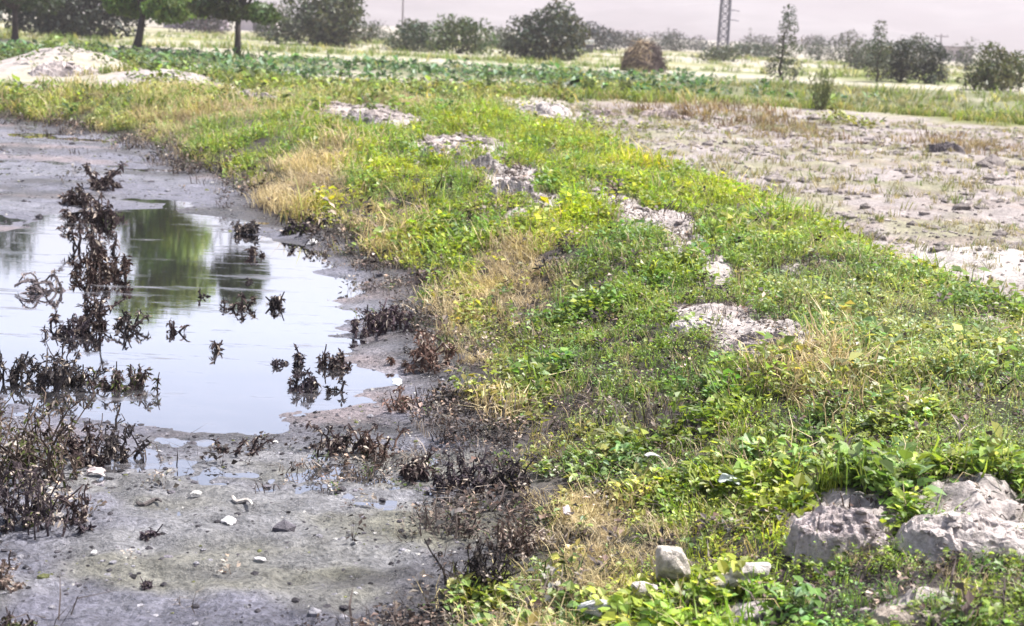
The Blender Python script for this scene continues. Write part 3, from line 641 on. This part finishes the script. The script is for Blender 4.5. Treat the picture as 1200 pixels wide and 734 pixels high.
# ------------------------------------------------------------------ dead plants standing in pond
def dead_plant(px, py, w, h, label, n=7, leaf=1.0, col=(.040, .033, .034), pale=.18, bush=False, lean=0.0, green=0.0, name='dead_plant', arch=False):
    g = np.random.default_rng(int(px * 11 + py * 3)); x, y, z = place(px, py); z = max(z, -.02) - .01
    k = y / FPX; Wm = w * k * (1.1 if n < 12 else 1.3); Hm = h * k * (.95 if n < 12 else 1.12); n = n if n < 12 else int(n * 1.35); col = np.asarray(col) * np.array([[1, 1, 1], [1.3, 1.12, 1.08], [1.15, 1.1, 1.3], [1.6, 1.4, 1.35]][int(g.integers(0, 4))]); st = MB(); lf = MB(); ns = int(n * 1.9); few = ns <= 7; sts = []
    for i in range(ns):
        if few: st = MB(); sts.append(st)
        b = np.array([g.normal(0, .24) * Wm, g.normal(0, .22) * Wm, 0]); hh = Hm * (g.uniform(.12, 1.0) ** 1.2 if i else 1.05) * 1.1
        az = g.uniform(0, 6.283); sp_ = g.uniform(.05, .9) ** 1.3 * hh; hh *= 1 - .25 * sp_ / (hh + 1e-6)
        if arch: az = 3.14 + g.uniform(-.5, .5); sp_ = Wm * g.uniform(.4, .9)
        pts = []
        for t in np.linspace(0, 1, 6):
            zz = hh * t if not arch else hh * math.sin(t * 2.5)
            pts.append(b + np.array([math.cos(az) * sp_ * t ** 1.6 + lean * hh * t, math.sin(az) * sp_ * t ** 1.6, zz]) + g.normal(0, .025 * hh, 3) * [1, 1, .3] * (t > 0))
        r0 = max(.0035, .0012 * y) * g.uniform(.7, 1.2)
        v, f = tube(pts, np.linspace(r0, r0 * .45, 6), 4); st.add(v, f, np.asarray(col) * g.uniform(.6, 1.3))
        pts = np.array(pts)
        for q in range(int(g.integers(3, 6))):   # side twigs
            t = g.uniform(.25, .95); p0 = pts[0] + 0 * pts[0]; u = t * 5; a = int(u); p0 = pts[a] * (1 - (u - a)) + pts[min(a + 1, 5)] * (u - a)
            d = np.array([g.normal(), g.normal(), g.uniform(.2, 1.4)]); d /= np.linalg.norm(d); L = hh * g.uniform(.12, .32)
            v, f = tube([p0, p0 + d * L * .5 + g.normal(0, .01, 3), p0 + d * L], [r0 * .55, r0 * .4, r0 * .25], 3); st.add(v, f, np.asarray(col) * g.uniform(.6, 1.5))
            for m in range(int(round(6 * leaf))):
                bb = p0 + d * L * g.uniform(.3, 1); dd = np.array([g.normal(), g.normal(), g.normal(-.2, .9)]); l = k * 6 * g.uniform(.4, 1.6)
                v, f = leaf_geo(bb, dd, l, l * g.uniform(.10, .24), np.array([g.normal(), g.normal(), g.normal(.4)]), y < 6, g.uniform(0, .5))
                rr_ = g.random(); cc = np.asarray(col) * g.uniform(.5, 1.7)
                if rr_ < pale: cc = np.array((.34, .29, .25)) * g.uniform(.6, 1.4)
                elif rr_ < pale + green: cc = np.array((.07, .085, .025)) * g.uniform(.6, 1.4)
                lf.add(v, f, cc)
    e = empty(name, (x, y, z))
    for q in (sts if few else [st]): q.build('stem', M_bark, e)['kind'] = 'stuff'
    if lf.n: lf.build('foliage', M_dead, e)
    tag(e, label, 'dead plant', 'dead plants standing in the pond'); return e
D = dead_plant
D(120, 222, 44, 34, 'topmost dark dead plant of the chain leading up the pond', 9, 2)
D(88, 240, 36, 24, 'low dark dead plant left of the chain top', 7, 2)
D(112, 262, 52, 34, 'dark dead plant second in the chain up the pond', 9, 1.6)
D(112, 296, 46, 44, 'tall loose dead plant in the middle of the chain', 9, 1.3)
D(122, 328, 56, 30, 'dense brownish black dead clump at the chain middle, beside green reflection', 12, 2.2, (.035, .026, .024))
D(108, 384, 56, 52, 'upright spiky dead plant at lower end of the chain', 10, 1.6)
D(82, 396, 40, 30, 'straggly dead plant left of the spiky one at the chain foot', 7, 1.3)
D(145, 388, 30, 30, 'small leaning dead sprig right of the spiky one', 5, 1.2, lean=.4)
D(62, 346, 40, 30, 'arching dried plant drooping like a dome over the water', 8, .8, (.14, .125, .11), .3, arch=True)
D(278, 366, 28, 22, 'dead sprig with reflection in open water, left of a pair', 5, 1.6)
D(320, 363, 24, 24, 'dead sprig with reflection in open water, right of a pair', 5, 1.6)
D(203, 391, 14, 18, 'tiny twin-stemmed dead sprig in open water', 3, .8)
D(257, 413, 10, 22, 'lone looped dead sprig standing in open water', 2, 1.0, lean=.2)
D(238, 350, 12, 10, 'thin pale stemmed sprig with one dark tip', 2, .6)
D(295, 334, 24, 8, 'flat dead twig lying on the water above the pair', 3, .8)
D(268, 412, 10, 5, 'tiny dark stub beside the lone looped sprig', 2, .6)
D(322, 432, 14, 14, 'short leaning dead stub left of the tall stalks', 3, .6)
D(352, 430, 20, 30, 'chunky dead stalk, leftmost of the tall ones in water', 4, 1.4)
D(378, 428, 12, 28, 'slim pair of dead stalks between the chunky stalk and low tuft', 3, .3)
D(396, 432, 30, 20, 'low dark tuft right of the slim dead stalks', 8, 1.5)
D(360, 460, 40, 28, 'square black dead clump mirrored in the water', 9, 1.6)
D(396, 460, 16, 18, 'small bent dead sprig right of the square black clump', 3, 1.0, lean=.4)
D(288, 530, 34, 24, 'dark curled leaf plant leaning right at the water line', 4, 1.2, lean=.6)
D(262, 528, 12, 14, 'tiny dark stub left of the curled leaf plant', 3, 1)
D(300, 302, 36, 14, 'sprawling dead sprig near the far mud shore', 5, 1)
D(60, 452, 90, 50, 'wide brown black dead clump at left beside the water', 18, 1.5, pale=.2)
D(148, 458, 56, 32, 'dead clump with greenish skirt jutting into the water', 12, 1.6, green=.25, pale=.15)
D(14, 448, 40, 46, 'thin dead plant at left edge above the big bush', 7, 1.2, pale=.2)
D(115, 516, 30, 48, 'single tall leaning dead stalk above the bush', 2, .5, lean=.25)
D(100, 540, 60, 46, 'dark dead plant joining the bush to the water', 12, 1.6, pale=.2)
D(136, 538, 40, 50, 'pointed dark dead plant right of the leaning stalk', 7, 1.5)
D(40, 560, 100, 92, 'tall mottled dead bush with olive leaves at left edge', 22, 1.5, (.05, .042, .036), .22, green=.35)
D(30, 616, 70, 80, 'front dead bush with pale curled leaves at left edge', 18, 1.5, (.045, .036, .034), .3, green=.1)
D(85, 610, 40, 50, 'dark thin-stemmed dead plant right of the front bush', 8, 1.2, pale=.2)
D(98, 622, 16, 18, 'small two-pronged dead stub on the mud below the bush', 3, 1)
D(5, 690, 30, 60, 'pale withered plant at lower left edge', 6, 1.2, (.10, .085, .075), .4)
D(20, 738, 50, 30, 'greenish dead tuft in the bottom left corner', 8, 1.4, green=.4)
D(175, 628, 16, 10, 'small black rotten tuft on the bluish mud', 5, 1.6)
D(172, 686, 12, 14, 'tiny black shoot on the ochre mud', 3, 1)
D(395, 528, 50, 42, 'dead plant with pale leaves at left end of the stubble belt', 10, 1.6, pale=.3)
D(440, 535, 50, 34, 'brown dead plant second from left in the stubble belt', 10, 1.6, (.07, .052, .045), .25)
D(490, 560, 50, 36, 'dark tangled dead plant in the middle of the stubble belt', 10, 1.6, pale=.2)
D(545, 572, 56, 40, 'dark bushy dead plant toward right of the stubble belt', 12, 1.6, pale=.15)
D(600, 570, 50, 44, 'dark upright dead plant where the belt meets the green bank', 12, 1.4, pale=.15)
D(445, 388, 50, 32, 'dark dead plant at the foot of the bank by the mud inlet', 12, 1.5, (.06, .045, .045), .2)
D(500, 428, 60, 40, 'brown withered plant under the straw at the bank foot', 12, 1.5, (.085, .06, .05), .3)
D(470, 478, 40, 30, 'pinkish brown withered plant beside the pale plastic sheet', 9, 1.5, (.11, .08, .07), .35)
D(560, 700, 50, 66, 'black rotten bush at the foot of the foreground bank', 16, 1.6, (.03, .025, .025), .1)
D(600, 650, 50, 50, 'dull grey withered plant above the black rotten bush', 12, 1.5, (.09, .075, .065), .35)
D(290, 272, 30, 16, 'dark dead clump on the mud beside the far pool end', 7, 1.6)
D(350, 272, 40, 22, 'dark dead plant below the straw patch on far shore', 9, 1.6, green=.2)

# ------------------------------------------------------------------ trees and shrubs
def crown(mb, g, lobes, n, leaf, col, flat=.0):
    """leaves through lobes (cx,cy,cz,rx,ry,rz)"""
    vol = np.array([l[3] * l[4] * l[5] for l in lobes]); w = vol ** .75; w /= w.sum(); ni = (w * n).astype(int)
    for l, m in zip(lobes, ni):
        u = g.normal(0, 1, (m, 3)); u /= np.linalg.norm(u, axis=1)[:, None]; rad = g.uniform(.35, 1, m) ** .5
        br = .72 + .55 * fbm(u[:, 0] * 1.5 + l[0], u[:, 1] * 1.5 + u[:, 2] * 1.3 + l[2], 2.0, 5)
        p = u * (rad * br)[:, None] * np.array(l[3:6]) + np.array(l[:3])
        keep = g.random(m) < .35 + 1.1 * ss(.38, .58, fbm(p[:, 0] * 1.2 + p[:, 1] * .7, p[:, 2] * 1.4 + p[:, 1], 1.6 / max(.4, l[3] * .5), 6)); p = p[keep]; u = u[keep]; m = len(p)
        a = g.normal(0, 1, (m, 3)); a /= np.linalg.norm(a, axis=1)[:, None]; b = np.cross(a, u + g.normal(0, .6, (m, 3))); b /= (np.linalg.norm(b, axis=1)[:, None] + 1e-6)
        L = leaf * np.exp(g.normal(0, .3, m))[:, None]
        V = np.stack([p - a * L, p + b * L * .45, p + a * L, p - b * L * .45], 1)
        F = (np.array([(0, 1, 2), (0, 2, 3)])[None] + (np.arange(m) * 4)[:, None, None]).reshape(-1, 3)
        cc = np.asarray(col)[None] * g.uniform(.65, 1.45) * np.array([g.uniform(.85, 1.25), 1, 1]) * np.exp(g.normal(0, .28, m))[:, None]; cc[:, 0] *= np.exp(g.normal(0, .12, m))
        mb.add(V.reshape(-1, 3), F, np.repeat(cc, 4, 0))
def limb(mb, p, q, r0, r1, g, col, n=6, wob=.05, seg=7):
    p = np.array(p, float); q = np.array(q, float); L = np.linalg.norm(q - p)
    pts = [p + (q - p) * t + g.normal(0, wob * L, 3) * (0 < t < 1) * [1, 1, .3] for t in np.linspace(0, 1, seg)]
    v, f = tube(pts, np.linspace(r0, r1, seg), n); mb.add(v, f, col); return pts
def big_tree(px, py, hgt, cr, label, col, clear=2.0, trunk_r=.2, lean=0.0, n=13000, seed=0):
    g = np.random.default_rng(500 + seed); x, y, z = place(px, py); e = empty('broadleaf_tree', (x, y, z - .05)); tm = MB(); bark = (.045, .037, .038)
    top = (lean * clear, 0, clear * 1.15); v, f = tube([(0, 0, -.1), (lean * .3, 0, clear * .25), (lean * clear * .6, .05, clear * .65), top], [trunk_r * 1.45, trunk_r * 1.05, trunk_r * .9, trunk_r * .8], 10); tm.add(v, f, bark)
    lobes = []
    for k in range(7):
        a = k * 6.283 / 7 + g.uniform(-.4, .4); rr_ = cr * g.uniform(.45, .8); zt = g.uniform(clear * 1.5, hgt * .72); q = (top[0] + math.cos(a) * rr_, math.sin(a) * rr_, zt)
        limb(tm, top, q, trunk_r * .5, trunk_r * .15, g, bark, 6, .06); s = cr * g.uniform(.42, .6); lobes.append((q[0], q[1], zt + s * .15, s, s, s * .8))
    for k in range(6):
        a = g.uniform(0, 6.283); rr_ = cr * g.uniform(.1, .5); zt = hgt * g.uniform(.6, .9); s = cr * g.uniform(.4, .6); q = (top[0] + math.cos(a) * rr_, math.sin(a) * rr_, zt)
        limb(tm, top, q, trunk_r * .6, trunk_r * .12, g, bark, 6, .05); lobes.append((*q, s, s, s * .9))
    for k in range(10):    # low drooping boughs
        a = g.uniform(0, 6.283); rr_ = cr * g.uniform(.5, .9); s = cr * g.uniform(.3, .42); lobes.append((top[0] + math.cos(a) * rr_, math.sin(a) * rr_, clear + .35 + s * g.uniform(.2, .6), s, s, s * .6))
    tm.build('trunk', M_bark, e, smooth=True); lobes = [(l[0] + lean * .45 * max(l[2] - clear * 2, 0), *l[1:]) for l in lobes]; cm = MB(); crown(cm, g, lobes, n, .14, col); cm.build('crown', M_tree, e)
    tag(e, label, 'tree', 'trees by the crop field'); return e
big_tree(18, 49, 12, 3.2, 'leftmost tree with thin dark trunk at the corner of the crop', (.022, .04, .018), 1.5, .17, 0, seed=1)
big_tree(160, 57, 14.5, 2.9, 'leafy tree with leaning dark trunk behind the dirt mound', (.10, .165, .03), 1.35, .2, .22, n=34000, seed=2)
big_tree(278, 67, 12.0, 2.0, 'tree with straight slim dark trunk, right of the leaning one', (.04, .065, .02), 1.45, .15, .02, n=14000, seed=3)
def shrub(px, py, w, h, label, col, name='shrub', d=None, n=3500, shape='round', cat='shrub', trunk=True, seed=0, leaf=None, group='shrubs along the far field edge'):
    g = np.random.default_rng(700 + int(px) + seed)
    if d is None: x, y, z = place(px, py)
    else:
        u = unproj(px, py, 0.2); dr = _F + (px - 600) / FPX * _R + (367 - py) / FPX * _U; t = d / dr[1]; x, y = dr[0] * t, d; z = hz(x, y)
        h = h + 0.0
    k = y / FPX; Wm = w * k * 1.25; Hm = h * k * 1.12
    if d is not None:       # top of the plant stays where it is seen
        topz = CAMZ + dr[2] * t + Hm; Hm = max(topz - z, Hm)
    e = empty(name, (x, y, z - .03)); lobes = []
    if shape == 'round':
        for i in range(22):
            a = g.uniform(0, 6.283); rr_ = Wm * .5 * g.uniform(.2, .88); zt = Hm * g.uniform(.12, .86) * (1 - .35 * (rr_ / (Wm * .5)) ** 2); s = Wm * g.uniform(.09, .21); lobes.append((math.cos(a) * rr_, math.sin(a) * rr_, zt, s, s, min(s, Hm * .32)))
        lobes.append((0, 0, Hm * .5, Wm * .30, Wm * .30, Hm * .38)); lobes.append((Wm * .02, 0, Hm * .70, Wm * .25, Wm * .25, Hm * .27)); lobes.append((0, 0, Hm * .2, Wm * .42, Wm * .42, Hm * .22))
    else:
        for t in np.linspace(.12, .95, 9):
            s = Wm * .5 * (1 - .75 * t) * g.uniform(.8, 1.15) + .04 * Wm; lobes.append((g.normal(0, Wm * .07), g.normal(0, Wm * .07), Hm * t, s, s, Hm * .11))
    tm = MB(); bark = (.06, .05, .045)
    for i in range(5 if shape == 'round' else 1):
        l = lobes[i] if shape == 'round' else (0, 0, Hm * .9); limb(tm, (g.normal(0, .05), g.normal(0, .05), -.05), l[:3], .02 * Hm + .02, .012, g, bark, 5)
    tm.build('trunk', M_bark, e); cm = MB(); crown(cm, g, lobes, n, leaf or max(.05, .020 * Wm + .02), col); cm.build('crown', M_tree, e)
    tag(e, label, cat, group); return e
gd = (.040, .055, .036)
shrub(378, 54, 112, 62, 'wide grey green tree left of centre on the far field edge', (.045, .06, .034), 'round_tree', n=6000, cat='tree')
shrub(320, 50, 50, 44, 'dull dark tree just right of the slim trunked tree', gd, 'round_tree', d=115, n=3000, cat='tree')
shrub(484, 60, 60, 34, 'low bluish green shrub, left one of the central pair', (.050, .072, .045), n=3500)
shrub(538, 63, 64, 40, 'fuller green shrub, right one of the central pair', (.055, .085, .035), n=4000)
shrub(640, 70, 90, 58, 'big dome-shaped dark grey green shrub in the centre', (.038, .050, .036), n=6500)
shrub(585, 64, 44, 22, 'low hazy bush between the central pair and the dome shrub', gd, d=130, n=1500)
shrub(788, 74, 34, 24, 'small hazy dark tree right of the brown heap', (.030, .042, .040), 'round_tree', d=170, n=1600, cat='tree')
shrub(842, 78, 50, 16, 'low dull bush at the foot of the lattice mast', (.045, .06, .035), d=110, n=1500)
shrub(875, 80, 60, 16, 'long low hazy hedge right of the lattice mast', gd, d=150, n=1600)
shrub(876, 78, 10, 26, 'tiny pointed hazy tree rising above the hedge', gd, 'pointed_tree', d=190, n=700, shape='cone', cat='tree')
shrub(918, 94, 36, 74, 'slender upright tree standing alone right of the mast', (.045, .062, .040), 'pointed_tree', n=3000, shape='cone', cat='tree')
shrub(990, 88, 36, 36, 'greyish hazy tree left of the dark clump', (.045, .052, .042), 'round_tree', d=140, n=1800, cat='tree')
shrub(1026, 96, 30, 60, 'taller ragged tree at left of the dark clump', (.045, .06, .038), 'pointed_tree', n=2500, shape='cone', cat='tree')
shrub(1056, 97, 44, 50, 'dark rounded tree in the middle of the clump', (.034, .044, .038), 'round_tree', n=3500, cat='tree')
shrub(1088, 98, 42, 48, 'dark rounded tree at the right end of the clump by a pole', (.034, .044, .038), 'round_tree', n=3500, cat='tree')
shrub(1162, 106, 66, 46, 'rounded olive shrub at the right edge of the far field', (.058, .07, .030), n=4500)
shrub(1133, 96, 34, 36, 'hazy dark tree behind the olive shrub', gd, 'round_tree', d=120, n=1500, cat='tree')
shrub(1194, 100, 30, 24, 'faint low bush at the right picture edge', gd, d=130, n=1200)
shrub(105, 34, 110, 60, 'dark tree mass between the leftmost and leaning trunks', (.012, .02, .013), 'round_tree', d=92, n=6000, cat='tree', group='trees by the crop field')
shrub(50, 32, 90, 60, 'dark tree behind the leftmost trunk', (.012, .02, .013), 'round_tree', d=96, n=5000, cat='tree', group='trees by the crop field')
shrub(-60, 32, 120, 80, 'dark tree at the left picture edge behind the crop', (.012, .02, .013), 'round_tree', d=98, n=5000, cat='tree', group='trees by the crop field')
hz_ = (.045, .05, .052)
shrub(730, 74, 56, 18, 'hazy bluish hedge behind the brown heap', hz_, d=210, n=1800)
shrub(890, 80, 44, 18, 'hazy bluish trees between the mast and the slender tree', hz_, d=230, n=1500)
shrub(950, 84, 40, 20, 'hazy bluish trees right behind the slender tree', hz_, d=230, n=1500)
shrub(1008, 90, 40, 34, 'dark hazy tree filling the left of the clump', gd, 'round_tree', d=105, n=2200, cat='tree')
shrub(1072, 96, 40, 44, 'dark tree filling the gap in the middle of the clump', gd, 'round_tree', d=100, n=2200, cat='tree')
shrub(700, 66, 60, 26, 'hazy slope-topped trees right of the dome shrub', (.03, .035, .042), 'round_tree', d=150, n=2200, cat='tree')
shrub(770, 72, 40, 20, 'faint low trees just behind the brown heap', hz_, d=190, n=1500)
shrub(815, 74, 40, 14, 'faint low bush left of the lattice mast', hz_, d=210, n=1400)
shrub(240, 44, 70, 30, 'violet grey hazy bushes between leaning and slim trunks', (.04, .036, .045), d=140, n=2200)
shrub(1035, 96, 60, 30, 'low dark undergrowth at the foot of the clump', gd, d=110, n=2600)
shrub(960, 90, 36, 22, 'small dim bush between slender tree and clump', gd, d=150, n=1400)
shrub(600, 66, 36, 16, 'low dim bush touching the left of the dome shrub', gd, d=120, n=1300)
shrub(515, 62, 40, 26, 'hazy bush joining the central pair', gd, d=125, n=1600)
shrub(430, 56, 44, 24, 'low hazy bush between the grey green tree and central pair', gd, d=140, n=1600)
def stalk_shrub(px, py, w, h, label, col, n=16, cat='shrub'):
    g = np.random.default_rng(int(px)); x, y, z = place(px, py); k = y / FPX; Wm, Hm = w * k, h * k; e = empty('upright_shrub', (x, y, z - .02)); tm = MB(); cm = MB()
    for i in range(n):
        a = g.uniform(0, 6.283); b = np.array([math.cos(a), math.sin(a), 0]) * Wm * .2 * g.random(); t = np.array([math.cos(a) * Wm * .5 * g.random(), math.sin(a) * Wm * .5 * g.random(), Hm * g.uniform(.6, 1)])
        pts = np.array(limb(tm, b, t, .010, .004, g, (.10, .10, .05), 4))
        for j in range(34):
            u = g.uniform(.15, 1) * 6; q = int(min(u, 5)); p = pts[q] + (pts[q + 1] - pts[q]) * (u - q); d = g.normal(0, 1, 3) + [0, 0, .5]
            v, f = leaf_geo(p, d, g.uniform(.05, .09), .013, g.normal(0, 1, 3), False); cm.add(v, f, np.asarray(col) * g.uniform(.6, 1.4))
    tm.build('stem', M_bark, e); cm.build('foliage', M_tree, e); tag(e, label, cat)
stalk_shrub(962, 129, 38, 52, 'sparse upright green shrub in front of the slender trees', (.11, .15, .05), 30)
stalk_shrub(572, 112, 12, 30, 'single thin dark weed stalk standing in the far field', (.06, .10, .035), 4, 'weed')
stalk_shrub(690, 112, 34, 26, 'bushy green weed below the brown heap', (.09, .14, .03), 14, 'weed')
stalk_shrub(732, 112, 26, 22, 'smaller dull weed right of the bushy one', (.09, .12, .04), 10, 'weed')

# ------------------------------------------------------------------ heap, mast, poles, houses
def far_place(px, py, d):
    dr = _F + (px - 600) / FPX * _R + (367 - py) / FPX * _U; t = d / dr[1]; return dr[0] * t, d, hz(dr[0] * t, d)
def brush_heap():
    g = np.random.default_rng(9); x, y, z = place(754, 84); k = y / FPX; e = empty('brush_heap', (x, y, z - .05)); sx = 24 * k; sz = 34 * k
    v, f = lump_geo(g, 4, sx, sx * .9, sz, .5, 6); v[:, 2] = np.maximum(v[:, 2], -.05); mb = MB(); mb.add(v, f, (.13, .10, .085)); mb.build('core', M_clod, e)
    tw = MB()
    for i in range(520):
        u = g.normal(0, 1, 3); u[2] = abs(u[2]); u /= np.linalg.norm(u); p = u * [sx, sx * .9, sz] * g.uniform(.9, 1.12); d = np.cross(u, g.normal(0, 1, 3)); d /= np.linalg.norm(d); d = d + .35 * u; L = g.uniform(.15, .5)
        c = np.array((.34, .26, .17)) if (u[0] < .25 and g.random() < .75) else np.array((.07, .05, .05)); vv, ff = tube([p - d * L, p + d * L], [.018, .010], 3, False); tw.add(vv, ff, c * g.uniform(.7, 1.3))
    tw.build('brushwood', M_bark, e); tag(e, 'brown heap of brushwood with dark right side, beyond the field', 'heap')
brush_heap()
def mast():
    x, y, z = far_place(846, 66, 150); e = empty('lattice_mast', (x, y, z - .2)); hgt = 26.0; c = (.16, .155, .19)
    wd_ = lambda h: .52 - .30 * h / hgt
    cor = [(-1, -1), (1, -1), (1, 1), (-1, 1)]
    for cx, cy in cor:
        m = MB(); hs = np.linspace(0, hgt, 9); v, f = tube([(cx * wd_(h), cy * wd_(h), h) for h in hs], [.085] * 9, 6); m.add(v, f, c); m.build('leg', M_plain, e)
    m = MB(); n = 34; hs = np.linspace(.3, hgt - .2, n)
    for k in range(n - 1):
        for q in range(4):
            a0, b0 = cor[q], cor[(q + 1) % 4]; h0, h1 = hs[k], hs[k + 1]; A = (a0[0] * wd_(h0), a0[1] * wd_(h0), h0); B = (b0[0] * wd_(h1), b0[1] * wd_(h1), h1); A2 = (b0[0] * wd_(h0), b0[1] * wd_(h0), h0); B2 = (a0[0] * wd_(h1), a0[1] * wd_(h1), h1)
            for P_, Q_ in ((A, B), (A2, B2), (A, A2)):
                v, f = tube([P_, Q_], [.035, .035], 4, False); m.add(v, f, c)
    o = m.build('bracing', M_plain, e); o['kind'] = 'stuff'
    b = MB(); v, f = tube([(0, 0, -.2), (0, 0, .45)], [1.0, .95], 12); b.add(v, f, (.2, .2, .19)); b.build('footing', M_plain, e)
    for zz in (3.9, 4.9, 12, 18):
        m = MB(); v, f = tube([(.3, 0, zz), (1.0, 0, zz + .05), (1.5, 0, zz - .05)], [.06, .05, .05], 6); m.add(v, f, c); m.build('bracket', M_plain, e)
    tag(e, 'tall grey lattice mast rising out of the picture behind the field', 'mast')
mast()
def pole(px, py, d, top_px, label, arm=True):
    x, y, z = far_place(px, py, d); dr = _F + (px - 600) / FPX * _R + (367 - top_px) / FPX * _U; tz = CAMZ + dr[2] * d / dr[1]; hgt = max(tz - z, 3); e = empty('utility_pole', (x, y, z - .2)); c = (.16, .14, .15)
    m = MB(); v, f = tube([(0, 0, 0), (0, 0, hgt * .5), (0, 0, hgt)], [.17, .14, .11], 8); m.add(v, f, c); m.build('shaft', M_bark, e, smooth=True)
    if arm:
        m = MB(); v, f = tube([(-1.1, 0, hgt - .4), (1.1, 0, hgt - .4)], [.08, .08], 6); m.add(v, f, c); m.build('crossarm', M_bark, e)
        for s in (-1, 0, 1):
            m = MB(); v, f = tube([(s * .95, 0, hgt - .35), (s * .95, 0, hgt - .1)], [.07, .04], 6); m.add(v, f, (.3, .3, .3)); m.build('insulator', M_plain, e)
    tag(e, label, 'pole', 'far utility poles')
pole(1098, 94, 230, 38, 'far utility pole with crossarm at the right end of the dark trees')
pole(991, 80, 330, 36, 'faint distant pole above the greyish hazy tree')
pole(471, 50, 230, -30, 'thin distant pole above the left central shrub')
def house(px, py, d, w, h, label, wall=(.46, .42, .42), roofc=(.22, .20, .22), flat=False, dep=5):
    x, y, z = far_place(px, py, d); k = d / FPX; Wm, Hm = w * k, h * k; e = empty('house', (x, y, z - .1))
    def box(name, a, b, c, par=None, mt=M_plain):
        m = MB(); v = [(p, q, r) for p in (a[0], b[0]) for q in (a[1], b[1]) for r in (a[2], b[2])]
        m.add(v, [(0, 1, 3), (0, 3, 2), (4, 6, 7), (4, 7, 5), (0, 4, 5), (0, 5, 1), (2, 3, 7), (2, 7, 6), (0, 2, 6), (0, 6, 4), (1, 5, 7), (1, 7, 3)], c); return m.build(name, mt, par or e)
    wh = Hm if flat else Hm * .6
    box('wall', (-Wm / 2, 0, 0), (Wm / 2, dep, wh), wall)
    if flat: box('roof', (-Wm / 2 - .15, -.15, wh), (Wm / 2 + .15, dep + .15, wh + .2), roofc)
    else:
        m = MB(); o = .3; v = [(-Wm / 2 - o, -o, wh), (Wm / 2 + o, -o, wh), (Wm / 2 + o, dep + o, wh), (-Wm / 2 - o, dep + o, wh), (-Wm / 2 - o, dep / 2, Hm * 1.05), (Wm / 2 + o, dep / 2, Hm * 1.05)]
        m.add(v, [(0, 1, 5), (0, 5, 4), (2, 3, 4), (2, 4, 5), (0, 4, 3), (1, 2, 5), (0, 3, 2), (0, 2, 1)], roofc); m.build('roof', M_plain, e)
    n = max(1, int(Wm // 2.6))
    for i in range(n):
        cx = -Wm / 2 + Wm * (i + .5) / n
        if i == n // 2: box('door', (cx - .45, -.06, 0), (cx + .45, .03, min(1.95, wh * .8)), (.10, .09, .10))
        else: box('window', (cx - .45, -.05, wh * .4), (cx + .45, .03, wh * .75), (.06, .065, .08))
    tag(e, label, 'house', 'hazy houses behind the fields')
house(689, 64, 130, 9, 13, 'tiny bright white hut beside the dome shrub', (.82, .82, .80), (.7, .7, .7), True, 2)
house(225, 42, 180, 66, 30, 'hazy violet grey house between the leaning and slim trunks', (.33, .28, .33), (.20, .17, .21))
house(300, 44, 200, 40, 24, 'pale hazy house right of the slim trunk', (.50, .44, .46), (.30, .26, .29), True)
house(1122, 88, 220, 30, 16, 'faint pinkish house in the gap left of the olive shrub', (.42, .36, .38), (.30, .26, .28), True)
